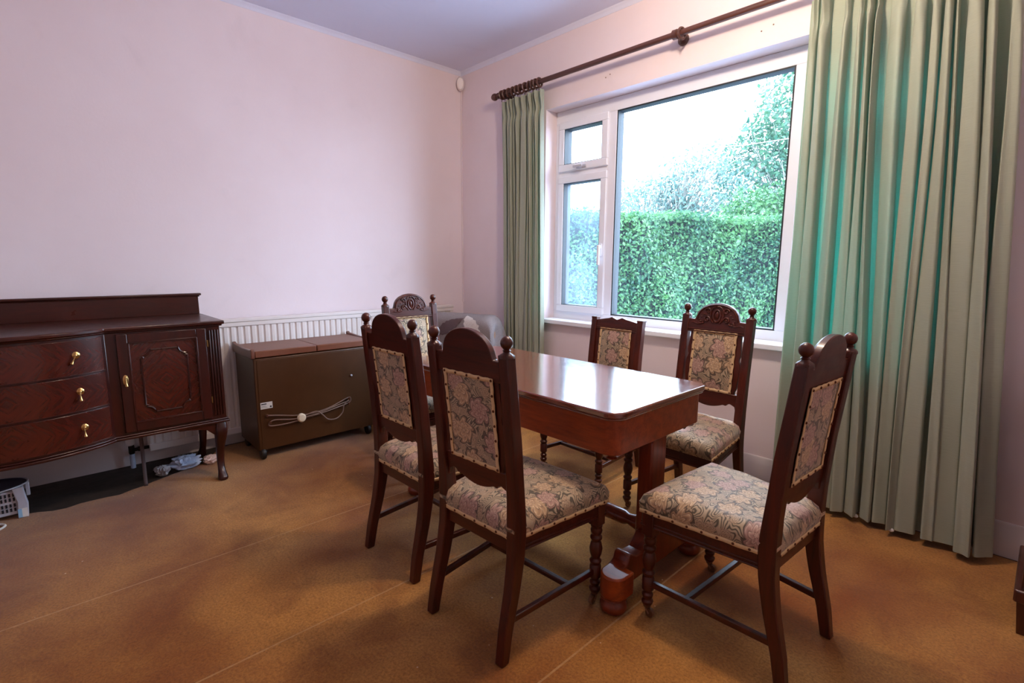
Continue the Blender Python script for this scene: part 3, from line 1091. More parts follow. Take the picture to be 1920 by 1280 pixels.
# ------------------------------------------------------------------ radiator
rad = thing('radiator', 'long white ribbed radiator on the left wall behind the brown trolley', 'radiator', (0, 0, 0))
ry0, ry1 = -2.535, -0.19
rp = []
npl = 54
y = ry0 + 0.012
step = (ry1 - ry0 - 0.024) / npl
prof = [(ry0 + 0.004, 0.094)]
for i in range(npl):
    a = ry0 + 0.012 + i * step
    prof += [(a, 0.094), (a + step * 0.22, 0.086), (a + step * 0.36, 0.086), (a + step * 0.55, 0.094)]
prof += [(ry1 - 0.004, 0.094)]
poly = [(x_, y_) for (y_, x_) in prof] + [(0.074, ry1 - 0.004), (0.074, ry0 + 0.004)]
MB().prism(poly, 'z', 0.115, 0.825).build('ribbed_panel', M['white_paint'], rad, smooth=0)
fr = MB()
fr.box(0.070, 0.100, ry0, ry1, 0.080, 0.125)
fr.box(0.070, 0.100, ry0, ry1, 0.815, 0.845)
fr.build('seam_rail', M['white_paint'], rad, bevel=0.005)
tp = MB()
tp.box(0.030, 0.104, ry0 - 0.003, ry1 + 0.003, 0.845, 0.868)
tp.build('top_grille', M['white_paint'], rad, bevel=0.004)
for yy in (ry0 - 0.002, ry1 - 0.006):
    MB().box(0.03, 0.072, yy, yy + 0.008, 0.10, 0.846).build('side_panel', M['white_paint'], rad)
for yy in (ry0 + 0.3, ry1 - 0.34):
    MB().box(0.0, 0.032, yy, yy + 0.04, 0.2, 0.75).build('wall_bracket', M['white_paint'], rad)
va = MB()
va.lathe([(0.011, 0), (0.011, 0.03), (0.015, 0.032), (0.015, 0.055), (0.010, 0.06), (0.010, 0.09)], c=(0.075, ry0 - 0.088, 0.105), axis='y', seg=14)
va.lathe([(0.012, -0.03), (0.016, -0.02), (0.016, 0.02), (0.013, 0.03)], c=(0.075, ry0 - 0.088, 0.108), seg=14)
va.build('radiator_valve', M['iron'], rad)
va = MB()
va.lathe([(0.014, 0.0), (0.022, 0.006), (0.024, 0.03), (0.020, 0.05), (0.008, 0.056)], c=(0.075, ry0 - 0.092, 0.136), seg=16)
va.build('valve_cap', M['white_paint'], rad)
MB().tube([(0.075, ry0 - 0.088, -0.008), (0.075, ry0 - 0.088, 0.09)], 0.0135, 14).build('pipe', M['cloth_blue'], rad)

# ------------------------------------------------------------------ sideboard (bow fronted)
SY1, SY0 = -2.225, -3.975          # right and left ends
SYM = (SY0 + SY1) / 2
YB1, YB0 = -2.735, SYM * 2 + 2.735  # bow section
XF, XB, BOW = 0.640, 0.135, 0.125


def bowx(y):
    if y >= YB1 or y <= YB0:
        return 0.0
    t = (y - YB0) / (YB1 - YB0)
    return BOW * (math.sin(PI * t) ** 0.75)


def plan(off=0.0, offy=None, n=40, y0=SY0, y1=SY1, xb=XB):
    offy = off if offy is None else offy
    pts = [(xb, y0 - offy), (xb, y1 + offy), (XF + off, y1 + offy)]
    for i in range(n + 1):
        y_ = lerp(YB1, YB0, i / n)
        pts.append((XF + off + bowx(y_), y_))
    pts += [(XF + off, y0 - offy)]
    return pts


sbd = thing('sideboard', 'dark mahogany bow fronted sideboard with brass drop handles standing along the left wall', 'sideboard', (0, 0, 0))
MB().prism(plan(), 'z', 0.36, 0.892).build('carcass', M['side_v'], sbd, bevel=0.002)
tpm = MB().prism(plan(0.022), 'z', 0.902, 0.922)
tpm.prism(plan(0.012), 'z', 0.892, 0.902)
tpm.build('top', M['side'], sbd, bevel=0.005)
gl = MB().box(XB - 0.008, XB + 0.014, SY0 + 0.01, SY1 + 0.012, 0.922, 1.036)
gl.build('back_rail', M['side'], sbd, bevel=0.002)
gc = MB().box(XB - 0.012, XB + 0.024, SY0 - 0.004, SY1 + 0.028, 1.036, 1.050)
gc.box(XB - 0.010, XB + 0.018, SY0 + 0.004, SY1 + 0.02, 1.028, 1.036)
gc.build('rail_cap', M['side'], sbd, bevel=0.004)
bm_ = MB().prism(plan(0.014), 'z', 0.338, 0.352)
bm_.prism(plan(0.007), 'z', 0.352, 0.362)
bm_.build('base_moulding', M['side'], sbd, bevel=0.004)


def drop_handle(parent, y_, z_, x_, tilt=0.0):
    """brass rose with a pear shaped drop"""
    h = MB()
    h.lathe([(0.0165, 0.0), (0.0165, 0.002), (0.012, 0.005), (0.006, 0.007), (0.005, 0.016), (0.002, 0.018)], c=(x_, y_, z_), axis='x', seg=20)
    d = Vector((0.12, math.sin(tilt), -math.cos(tilt)))
    p0 = Vector((x_ + 0.014, y_, z_ - 0.002))
    ln = 0.044
    ks = [0, .12, .3, .5, .68, .80, .9, .96, 1.0]
    rs = [.003, .004, .0026, .0032, .0045, .0066, .0074, .005, .0018]
    h.tube([p0 + d * ln * k for k in ks], rs, 12)
    return h.build('drop_handle', M['brass'], parent)


def front(y0, y1, z0, z1, th, n=36):
    pts = []
    for i in range(n + 1):
        y_ = lerp(y0, y1, i / n)
        pts.append((XF + bowx(y_) + th, y_))
    for i in range(n, -1, -1):
        y_ = lerp(y0, y1, i / n)
        pts.append((XF + bowx(y_) - 0.01, y_))
    m = MB()
    m.prism(pts, 'z', z0, z1)
    return m


cz_ = [(0.716, 0.880), (0.542, 0.706), (0.372, 0.532)]
for i, (z0, z1) in enumerate(cz_):
    zc = (z0 + z1) / 2
    dm = front(YB0 + 0.012, YB1 - 0.012, z0, z1, 0.006)
    dm.v = [(p[0], p[1] - SYM, p[2] - zc) for p in dm.v]
    dr_ = dm.build('drawer', M['veneer'], sbd, bevel=0.002, loc=(0, SYM, zc))
    bd = front(YB0 + 0.010, YB1 - 0.010, z0 - 0.003, z0 + 0.002, 0.009)
    bd.v = [(p[0], p[1] - SYM, p[2] - zc) for p in bd.v]
    bd.build('drawer_bead', M['side'], dr_)
    for yy in (YB1 - 0.118, YB0 + 0.118):
        drop_handle(dr_, yy - SYM, (0.012, 0.012, 0.008)[i], XF + bowx(yy) + 0.006, tilt=(-0.45 if i == 0 and yy > SYM else 0))

for side in (1, -1):
    def my(y_):
        return y_ if side == 1 else 2 * SYM - y_
    yr, yl = -2.297, -2.692
    z0, z1 = 0.374, 0.884
    ym, zm = (yr + yl) / 2, (z0 + z1) / 2
    hw, hh = (yr - yl) / 2, (z1 - z0) / 2
    d = MB()
    st = 0.046
    d.box(0.632, 0.654, -hw, -hw + st, -hh, hh)
    d.box(0.632, 0.654, hw - st, hw, -hh, hh)
    d.box(0.632, 0.654, -hw + st, hw - st, hh - st, hh)
    d.box(0.632, 0.654, -hw + st, hw - st, -hh, -hh + st)
    do = d.build('door', M['side_v'], sbd, bevel=0.003, loc=(0, my(ym), zm))
    MB().box(0.636, 0.645, -hw + st - 0.002, hw - st + 0.002, -hh + st - 0.002, hh - st + 0.002).build('door_panel', M['veneer'], do)
    # raised frame with notched corners
    a, b, c_ = 0.102, 0.165, 0.032
    loop = []

    def arc(cx_, cz2, a0, a1, r_=c_):
        return [(cx_ + r_ * math.cos(lerp(a0, a1, k / 6)), cz2 + r_ * math.sin(lerp(a0, a1, k / 6))) for k in range(7)]
    # concave quarter rounds at the corners with little ears
    for (sx_, sz_) in ((1, 1), (-1, 1), (-1, -1), (1, -1)):
        q = arc(a, b, PI, 1.5 * PI)
        q = [(a, b - c_ - 0.012), (a - 0.010, b - c_ - 0.008)] + [(a - 0.006 - (a - x_) * 1.0, z_) for (x_, z_) in q[::-1]] + [(a - c_ - 0.010, b - 0.008), (a - c_ - 0.012, b)]
        q = [(x_ * sx_, z_ * sz_) for x_, z_ in q]
        if sx_ * sz_ < 0:
            q = q[::-1]
        loop += q
    loop.append(loop[0])
    MB().tube([(0.647, p[0], p[1]) for p in loop], 0.0048, 8).build('panel_moulding', M['side_v'], do)
    il = MB()
    for (y0_, y1_, zz0, zz1) in ((-hw + st - 0.003, -hw + st + 0.006, -hh + st, hh - st), (hw - st - 0.006, hw - st + 0.003, -hh + st, hh - st),
                                 (-hw + st, hw - st, hh - st - 0.006, hh - st + 0.003), (-hw + st, hw - st, -hh + st - 0.003, -hh + st + 0.006)):
        il.box(0.640, 0.656, y0_, y1_, zz0, zz1)
    il.build('inner_bead', M['side'], do, bevel=0.002)
    # oval pull on the stile next to the drawers
    ps = -hw + 0.022 if side == 1 else hw - 0.022
    e = MB()
    e.lathe([(0.012, 0.0), (0.012, 0.002), (0.009, 0.004), (0.002, 0.0045)], c=(0.654, ps, 0.020), axis='x', seg=20)
    e.v = [(p[0], p[1], 0.020 + (p[2] - 0.020) * 2.3) for p in e.v]
    e.lathe([(0.0045, 0.0), (0.0045, 0.012), (0.002, 0.014)], c=(0.656, ps, 0.036), axis='x', seg=10)
    e.tube([(0.667, ps, 0.034), (0.669, ps, 0.014), (0.670, ps, 0.0), (0.670, ps, -0.008), (0.670, ps, -0.013)], [0.003, 0.0035, 0.0065, 0.008, 0.003], 10)
    e.build('door_pull', M['brass'], do)
    hy = hw + 0.004 if side == 1 else -hw - 0.004
    for hz in (-0.15, 0.17):
        MB().box(0.646, 0.656, hy - 0.003, hy + 0.003, hz - 0.018, hz + 0.018).build('hinge', M['brass'], do)
    # fluted pilaster at the outer corner
    fl = MB()
    for k in range(4):
        yy = my(-2.279 + k * 0.0135)
        fl.box(0.640, 0.648, yy - 0.0042, yy + 0.0042, 0.385, 0.872)
    fl.build('pilaster_flutes', M['side_v'], sbd, bevel=0.003)


def cab_leg(front_, side):
    """cabriole leg; front legs have a swelling knee and a pad foot"""
    xk = 0.610 if front_ else 0.185
    sgn = 1 if front_ else -1
    yk = -2.255 if side == 1 else 2 * SYM + 2.255
    m = MB()
    keys = [(0.340, 0.000, 0.036, 0.030), (0.310, 0.008, 0.040, 0.032), (0.280, 0.014, 0.040, 0.031), (0.245, 0.010, 0.034, 0.028), (0.200, -0.002, 0.027, 0.024),
            (0.150, -0.010, 0.0215, 0.021), (0.100, -0.008, 0.0185, 0.0185), (0.065, 0.003, 0.018, 0.018), (0.042, 0.018, 0.021, 0.020), (0.024, 0.032, 0.028, 0.024),
            (0.012, 0.038, 0.030, 0.026), (0.004, 0.038, 0.027, 0.024), (0.000, 0.036, 0.022, 0.020)]
    keys = keys[::-1]
    vs, fs = [], []
    seg = 20
    for (z_, dx, hx, hy) in keys:
        for k in range(seg):
            a_ = 2 * PI * k / seg
            ex = 0.55 if z_ > 0.2 else 0.8
            ca, sa = math.cos(a_), math.sin(a_)
            vs.append((xk + sgn * dx + hx * math.copysign(abs(ca) ** ex, ca), yk + hy * math.copysign(abs(sa) ** ex, sa) - 0.016 * side * (1 - z_ / 0.34), z_))
    n = len(keys)
    for i in range(n - 1):
        for k in range(seg):
            k2 = (k + 1) % seg
            fs.append((i * seg + k, i * seg + k2, (i + 1) * seg + k2, (i + 1) * seg + k))
    fs += [tuple(range(seg - 1, -1, -1)), tuple((n - 1) * seg + k for k in range(seg))]
    m.add(vs, fs)
    lo = m.build('leg', M['side_v'], sbd, smooth=60)
    if front_:
        # ear piece running towards the middle
        pr = [(yk, 0.338), (yk - side * 0.215, 0.338), (yk - side * 0.205, 0.326), (yk - side * 0.16, 0.322), (yk - side * 0.11, 0.314), (yk - side * 0.075, 0.306), (yk - side * 0.055, 0.286), (yk - side * 0.03, 0.262), (yk, 0.25)]
        MB().prism(pr, 'x', 0.606, 0.640).build('knee_bracket', M['side'], lo, bevel=0.003)
    return lo


for fr_ in (True, False):
    for sd in (1, -1):
        cab_leg(fr_, sd)

stp = MB().tube([(0.500, -2.640, 0.338), (0.499, -2.640, 0.20), (0.496, -2.642, 0.08), (0.49, -2.64, 0.002)], 0.001, 4)
stp = MB()
stp.grid(lambda u, v: (0.46 + 0.004 * math.sin(3 * v), -2.604 - 0.018 * u, 0.338 * (1 - v) + 0.001), 2, 20)
so = stp.build('strap', M['strap'])
sm = so.modifiers.new('thickness', 'SOLIDIFY')
sm.thickness = 0.003
tag(so, 'narrow dull grey strap hanging from under the sideboard down to the carpet', 'strap')


# crumpled cloths under the sideboard
def crumple(name, label, mat, c, rx, ry, rz, seed, rot=0.0, n=46, z0=0.0):
    rnd = random.Random(seed)
    ph = [(rnd.uniform(3, 13), rnd.uniform(3, 13), rnd.uniform(0, 6.28), rnd.uniform(0.05, 0.2)) for _ in range(9)]
    m = MB()
    vs, fs = [], []
    rings, seg = 18, 40
    for i in range(rings + 1):
        th = PI * i / rings
        for k in range(seg):
            a_ = 2 * PI * k / seg
            d = 1.0
            for (f1, f2, p, am) in ph:
                d += am * math.sin(f1 * th * 0.8 + p + 2 * math.sin(round(f2) * a_ / 2.0 * 1.0)) * math.sin(round(f2) * a_ + p) * math.sin(th)
            x_, y_, z_ = rx * d * math.sin(th) * math.cos(a_), ry * d * math.sin(th) * math.sin(a_), rz * (1 - math.cos(th)) * 0.5 * (0.7 + 0.5 * d)
            vs.append((x_ * math.cos(rot) - y_ * math.sin(rot), x_ * math.sin(rot) + y_ * math.cos(rot), max(0.0, z_)))
    for i in range(rings):
        for k in range(seg):
            k2 = (k + 1) % seg
            fs.append((i * seg + k, (i + 1) * seg + k, (i + 1) * seg + k2, i * seg + k2))
    m.add(vs, fs)
    o_ = m.build(name, mat, smooth=70, loc=(c[0], c[1], z0))
    o_['label'] = label
    o_['category'] = 'cloth'
    return o_


crumple('crumpled_cloth', 'crumpled pale blue cloth lying on the floor under the sideboard', M['cloth_blue'], (0.31, -2.395), 0.055, 0.075, 0.07, 3, rot=R(-10), z0=-0.008)
crumple('crumpled_cloth', 'small crumpled pinkish white cloth beside the rear sideboard leg', M['cloth_pink'], (0.335, -2.262), 0.036, 0.036, 0.05, 7, z0=-0.004)
crumple('crumpled_cloth', 'limp greyish cloth heap left of the pale blue cloth under the sideboard', plain('grey_white_cloth', rgb(176, 170, 172), 0.9), (0.335, -2.515), 0.042, 0.034, 0.05, 12, z0=-0.008)

# ------------------------------------------------------------------ slotted plastic appliance at the left edge
ap = thing('fan_heater', 'pale slotted plastic fan heater with dark round top on the carpet under the sideboard', 'heater', (0.42, -3.24, 0.0), R(0))
aw, ah = 0.15, 0.155
b = MB()
b.box(-0.075, 0.055, -aw, aw - 0.035, 0.02, ah - 0.012)
b.build('casing', M['appliance'], ap, bevel=0.008)
sl_ = MB()
for zz in (0.040, 0.062, 0.092, 0.114):
    for k in range(17):
        yy = -aw + 0.018 + k * 0.0145
        sl_.box(0.050, 0.0575, yy, yy + 0.0075, zz, zz + 0.017)
sl_.build('air_slots', M['appliance_in'], ap)
b = MB()
b.prism([(aw - 0.040, 0.0), (aw - 0.002, 0.0), (aw + 0.002, 0.06), (aw - 0.004, 0.10), (aw - 0.010, ah), (aw - 0.05, ah), (aw - 0.042, 0.11), (aw - 0.036, 0.085), (aw - 0.038, 0.06)], 'x', 0.020, 0.066)
b.build('corner_post', M['appliance'], ap, bevel=0.003)
MB().box(0.0662, 0.0672, aw - 0.038, aw - 0.004, 0.004, 0.048).build('sticker', M['label'], ap)
MB().box(0.0672, 0.0676, aw - 0.038, aw - 0.024, 0.004, 0.048).build('sticker_stripe', M['sticker'], ap)
t_ = MB().lathe([(0.001, ah - 0.004), (0.60, ah - 0.004), (0.98, ah - 0.002), (1.0, ah + 0.002), (0.98, ah + 0.005), (0.94, ah + 0.002), (0.6, ah), (0.001, ah)], seg=48)
t_.v = [(p[0] * 0.105 - 0.02, p[1] * 0.155, p[2]) for p in t_.v]
t_.build('round_grille', M['appliance_top'], ap)
rm = MB().tube([(-0.02 + 0.108 * math.cos(a_ * PI / 24), 0.16 * math.sin(a_ * PI / 24), ah + 0.002) for a_ in range(49)], 0.0035, 8)
rm.build('rim', M['appliance'], ap)
MB().box(-0.03, 0.0, aw - 0.004, aw + 0.012, 0.085, ah - 0.004).build('side_catch', M['appliance'], ap, bevel=0.003)
cd = MB().tube(crom([(0.06, -0.09, 0.03), (0.12, -0.07, 0.008), (0.17, -0.02, 0.006), (0.165, 0.04, 0.006), (0.125, 0.065, 0.006), (0.09, 0.03, 0.006), (0.10, -0.06, 0.006), (0.2, -0.2, 0.006)], 8), 0.0052, 10)
cd.build('power_cord', M['label'], ap)

# ------------------------------------------------------------------ heated trolley
TX0, TX1, TY0, TY1 = 0.125, 0.500, -2.022, -1.225
tr = thing('hostess_trolley', 'brown enamelled food trolley on castors standing in front of the white radiator', 'trolley', (TX0, TY0, 0))
W_, D_ = TY1 - TY0, TX1 - TX0
MB().box(0.0, D_, 0.0, W_, 0.062, 0.652).build('cabinet_body', M['trolley'], tr, bevel=0.006)
p_ = MB().box(D_, D_ + 0.003, 0.018, W_ - 0.018, 0.065, 0.640)
p_.build('front_panel', M['trolley'], tr, bevel=0.002)
for k in range(2):
    y0_, y1_ = (0.012, W_ / 2 - 0.002) if k == 0 else (W_ / 2 + 0.002, W_ - 0.012)
    MB().box(-0.002, D_ + 0.002, y0_, y1_, 0.657, 0.700).build('lid', M['trolley_top'], tr, bevel=0.005)
for k in range(2):
    y0_, y1_ = (-0.012, 0.010) if k == 0 else (W_ - 0.010, W_ + 0.012)
    h = MB().prism([(0.655, -0.01), (0.655, D_ + 0.006), (0.700, D_ + 0.010), (0.716, D_ + 0.004), (0.708, D_ - 0.03), (0.704, D_ / 2), (0.712, 0.02), (0.722, 0.0), (0.715, -0.012)], 'y', y0_, y1_)
    h.build('end_rail', M['trolley_rail'], tr, bevel=0.004)
for (cx_, cy_) in ((0.04, 0.04), (D_ - 0.015, 0.035), (0.04, W_ - 0.04), (D_ - 0.015, W_ - 0.035)):
    w_ = MB().lathe([(0.012, -0.014), (0.034, -0.012), (0.037, -0.005), (0.037, 0.005), (0.034, 0.012), (0.012, 0.014)], c=(cx_, cy_ - 0.012, 0.037), axis='y', seg=22)
    w_.box(cx_ - 0.008, cx_ + 0.008, cy_ - 0.004, cy_ + 0.014, 0.044, 0.068)
    w_.build('castor', M['rubber'], tr)
xf = D_ + 0.003
MB().box(xf, xf + 0.001, 0.022, 0.094, 0.330, 0.372).build('rating_label', M['label'], tr)
lb = MB()
lb.box(xf + 0.001, xf + 0.0014, 0.026, 0.058, 0.358, 0.365)
for k in range(3):
    lb.box(xf + 0.001, xf + 0.0014, 0.026, 0.064 - k * 0.006, 0.338 + k * 0.006, 0.3395 + k * 0.006)
lb.lathe([(0.006, 0.0), (0.006, 0.0004)], c=(xf + 0.001, 0.083, 0.341), axis='x', seg=14)
lb.build('label_print', M['ink'], tr)
for (yy, zz) in ((0.052, 0.285), (0.068, 0.235), (0.60, 0.300), (0.595, 0.262)):
    hk = MB().tube([(xf, yy, zz), (xf + 0.022, yy, zz), (xf + 0.024, yy, zz + 0.012)], 0.005, 8)
    hk.build('cord_hook', M['trolley_rail'], tr)
cords = MB()
X_ = xf + 0.012
cords.tube(crom([(X_, 0.055, 0.288), (X_, 0.12, 0.276), (X_ + .004, 0.24, 0.252), (X_ + .006, 0.33, 0.248), (X_ + .004, 0.45, 0.262), (X_, 0.585, 0.305), (X_, 0.612, 0.300), (X_, 0.60, 0.272), (X_ + .004, 0.50, 0.252), (X_ + .006, 0.36, 0.232),
                 (X_ + .004, 0.22, 0.232), (X_, 0.10, 0.250), (X_, 0.062, 0.232), (X_, 0.075, 0.216), (X_ + .004, 0.16, 0.212), (X_ + .006, 0.26, 0.218)], 8), 0.0042, 8)
cords.tube(crom([(X_ + .006, 0.27, 0.238), (X_ + .008, 0.36, 0.256), (X_ + .010, 0.40, 0.228), (X_ + .012, 0.44, 0.186), (X_ + .012, 0.50, 0.180), (X_ + .010, 0.545, 0.214), (X_ + .006, 0.56, 0.262), (X_, 0.60, 0.296)], 8), 0.0042, 8)
cords.tube(crom([(X_ + .006, 0.26, 0.230), (X_ + .008, 0.36, 0.238), (X_ + .004, 0.48, 0.262), (X_, 0.60, 0.285)], 8), 0.0042, 8)
cords.build('mains_cord', M['cord'], tr)
pg = MB().lathe([(0.020, 0.0), (0.026, 0.006), (0.027, 0.022), (0.020, 0.030), (0.006, 0.032)], c=(xf + 0.008, 0.262, 0.234), axis='x', seg=20)
pg.v = [(p[0], p[1], 0.234 + (p[2] - 0.234) * 1.08) for p in pg.v]
pg.build('mains_plug', M['plug'], tr)
kn = MB().ball((xf + 0.004, 0.63, 0.46), 0.008, 0.008, 0.008)
kn.build('door_catch', M['appliance'], tr)

# ------------------------------------------------------------------ armchair with throw in the corner
ac = thing('armchair', 'low upholstered armchair in the room corner half hidden under a grey throw', 'armchair', (0.60, -0.66, 0), R(20))


def rbox(x0, x1, y0, y1, z0, z1, r, n=6):
    """softly rounded box"""
    m = MB()
    cx_, cy_, cz2 = (x0 + x1) / 2, (y0 + y1) / 2, (z0 + z1) / 2
    hx, hy, hz = (x1 - x0) / 2, (y1 - y0) / 2, (z1 - z0) / 2
    rings, seg = 20, 40
    vs, fs = [], []
    for i in range(rings + 1):
        th = -PI / 2 + PI * i / rings
        for k in range(seg):
            a_ = 2 * PI * k / seg
            d = Vector((math.cos(th) * math.cos(a_), math.cos(th) * math.sin(a_), math.sin(th)))
            px = math.copysign(max(hx - r, 0), d.x) if abs(d.x) > 1e-6 else 0
            py = math.copysign(max(hy - r, 0), d.y) if abs(d.y) > 1e-6 else 0
            pz = math.copysign(max(hz - r, 0), d.z) if abs(d.z) > 1e-6 else 0
            vs.append((cx_ + px * min(1, abs(d.x) * 6) + d.x * r, cy_ + py * min(1, abs(d.y) * 6) + d.y * r, cz2 + pz * min(1, abs(d.z) * 6) + d.z * r))
    for i in range(rings):
        for k in range(seg):
            k2 = (k + 1) % seg
            fs.append((i * seg + k, i * seg + k2, (i + 1) * seg + k2, (i + 1) * seg + k))
    m.add(vs, fs)
    return m


rbox(-0.36, 0.36, 0.10, 0.30, 0.12, 0.80, 0.08).build('backrest', M['sofa'], ac, smooth=60)
rbox(-0.27, 0.27, -0.32, 0.14, 0.12, 0.44, 0.05).build('seat', M['sofa'], ac, smooth=60)
for sx_ in (-1, 1):
    xx = sx_ * 0.33
    rbox(xx - 0.06, xx + 0.06, -0.32, 0.20, 0.10, 0.60, 0.05).build('armrest', M['sofa'], ac, smooth=60)
for sx_ in (-1, 1):
    for yy in (-0.27, 0.24):
        MB().lathe([(0.016, 0), (0.024, 0.13)], c=(sx_ * 0.3, yy, 0), seg=12).build('leg', M['chair'], ac)

th = thing('throw_blanket', 'grey woven throw with leaf motifs draped over the corner armchair', 'blanket', (0.60, -0.66, 0), R(20))


DP = crom([(-0.34, 0.0, 0.36), (-0.33, 0.0, 0.455), (-0.20, 0.0, 0.468), (-0.02, 0.0, 0.475), (0.06, 0.0, 0.53), (0.070, 0.0, 0.68), (0.085, 0.0, 0.79), (0.14, 0.0, 0.835), (0.22, 0.0, 0.842), (0.29, 0.0, 0.825), (0.322, 0.0, 0.76), (0.328, 0.0, 0.58), (0.330, 0.0, 0.38)], 8)


def drape(u, v):
    """v runs from the front fold, over the top, down the back; u across, hanging down at both sides"""
    t = v * (len(DP) - 1)
    k = min(len(DP) - 2, int(t))
    t -= k
    y = lerp(DP[k][0], DP[k + 1][0], t)
    z = lerp(DP[k][2], DP[k + 1][2], t)
    a_ = (u * 2 - 1)
    sl = abs(a_) * 0.66
    w2, r_ = 0.375, 0.10
    if sl < w2 - r_:
        x, dz = sl, 0.0
    elif sl < w2 - r_ + r_ * PI / 2:
        th_ = (sl - (w2 - r_)) / r_
        x, dz = w2 - r_ + r_ * math.sin(th_), r_ * (1 - math.cos(th_))
    else:
        x, dz = w2, r_ + sl - (w2 - r_ + r_ * PI / 2)
    hang = ss((sl - 0.30) / 0.2)
    rip = 0.010 * math.sin(v * 46 + 2 * a_) * hang + 0.006 * math.sin(sl * 25 + v * 9)
    x = math.copysign(x + rip * (0.3 + hang), a_)
    if z < 0.6 and y < 0.05:
        dz *= 0.4
    return (x, y - 0.004 * math.sin(a_ * 17 + v * 5), max(0.10, z - dz + rip * 0.3 * (1 - hang)))


bl = MB()
bl.grid(drape, 110, 110)
bo = bl.build('throw_cloth', M['throw'], th, smooth=80)
bo.modifiers.new('thickness', 'SOLIDIFY').thickness = 0.004


def leaf_patch(u0, v0, ang, ln, wd, mat, name):
    m = MB()
    n = 16
    vs, fs = [], []
    for i in range(n + 1):
        t = i / n
        w_ = wd * math.sin(PI * t) ** 0.8 * (1 + 0.14 * math.sin(t * 40))
        for s_ in (-1, 0, 1):
            du = (t - 0.5) * ln * math.cos(ang) - s_ * w_ * math.sin(ang)
            dv = (t - 0.5) * ln * math.sin(ang) + s_ * w_ * math.cos(ang)
            p = drape(u0 + du, v0 + dv * 0.9)
            q = drape(u0 + du, v0 + dv * 0.9 + 0.01)
            nr = Vector((0, q[1] - p[1], q[2] - p[2]))
            nn = Vector((0, -nr.z, nr.y)).normalized() if nr.length > 1e-7 else Vector((0, -1, 0))
            vs.append((p[0] + nn.x * 0.006, p[1] + nn.y * 0.006, p[2] + nn.z * 0.006))
    for i in range(n):
        for j in range(2):
            a_ = i * 3 + j
            fs.append((a_, a_ + 1, a_ + 4, a_ + 3))
    m.add(vs, fs)
    return m.build(name, mat, th, smooth=80)


leaf_patch(0.66, 0.46, R(115), 0.26, 0.048, M['blanket_leaf'], 'leaf_motif')
leaf_patch(0.50, 0.47, R(35), 0.22, 0.036, M['blanket_dark'], 'leaf_motif')
leaf_patch(0.27, 0.520, R(25), 0.22, 0.040, M['blanket_leaf'], 'leaf_motif')
leaf_patch(0.72, 0.405, R(20), 0.14, 0.022, M['mustard'], 'leaf_motif')
leaf_patch(0.32, 0.430, R(110), 0.12, 0.022, M['mustard'], 'leaf_motif')

# ------------------------------------------------------------------ dining table
tb = thing('dining_table', 'polished mahogany trestle dining table reflecting the window, in the middle of the chairs', 'table', (2.210, -1.268, 0))
TL, TW = 0.672, 0.334      # half length, half width


def rrect(hx, hy, r, n=7):
    pts = []
    for (sx_, sy_, a0) in ((1, 1, 0), (-1, 1, PI / 2), (-1, -1, PI), (1, -1, 1.5 * PI)):
        for k in range(n + 1):
            a_ = a0 + PI / 2 * k / n
            pts.append((sx_ * (hx - r) + r * math.cos(a_), sy_ * (hy - r) + r * math.sin(a_)))
    return pts


tt = MB().prism(rrect(TL, TW, 0.062), 'z', 0.728, 0.750)
tt.prism(rrect(TL - 0.005, TW - 0.005, 0.058), 'z', 0.718, 0.728)
tt.build('tabletop', M['table_top'], tb, bevel=0.006, smooth=30)
# apron: hollow ring with rounded corners
ou, inn = rrect(TL - 0.018, TW - 0.018, 0.055), rrect(TL - 0.045, TW - 0.045, 0.03)
n = len(ou)
vs = [(p[0], p[1], z) for z in (0.590, 0.718) for p in ou] + [(p[0], p[1], z) for z in (0.590, 0.718) for p in inn]
fs = []
for i in range(n):
    j = (i + 1) % n
    fs += [(i, j, n + j, n + i), (2 * n + j, 2 * n + i, 3 * n + i, 3 * n + j), (j, i, 2 * n + i, 2 * n + j)]
MB().add(vs, fs).build('apron', M['table'], tb, bevel=0.003, smooth=30)
for sx_ in (1, -1):
    for sy_ in (1, -1):
        kb = MB().lathe([(0.018, 0.0), (0.014, -0.012), (0.02, -0.016), (0.012, -0.022)], c=(sx_ * (TL - 0.055), sy_ * (TW - 0.055), 0.590), seg=14)
        kb.build('corner_stud', M['table_v'], tb)
kn2 = MB().lathe([(0.005, 0), (0.004, -0.014), (0.009, -0.018), (0.009, -0.024), (0.004, -0.03)], c=(TL - 0.06, TW - 0.09, 0.590), seg=12)
kn2.build('thumb_screw', M['iron'], tb)
XT, XU = 0.648, 0.612
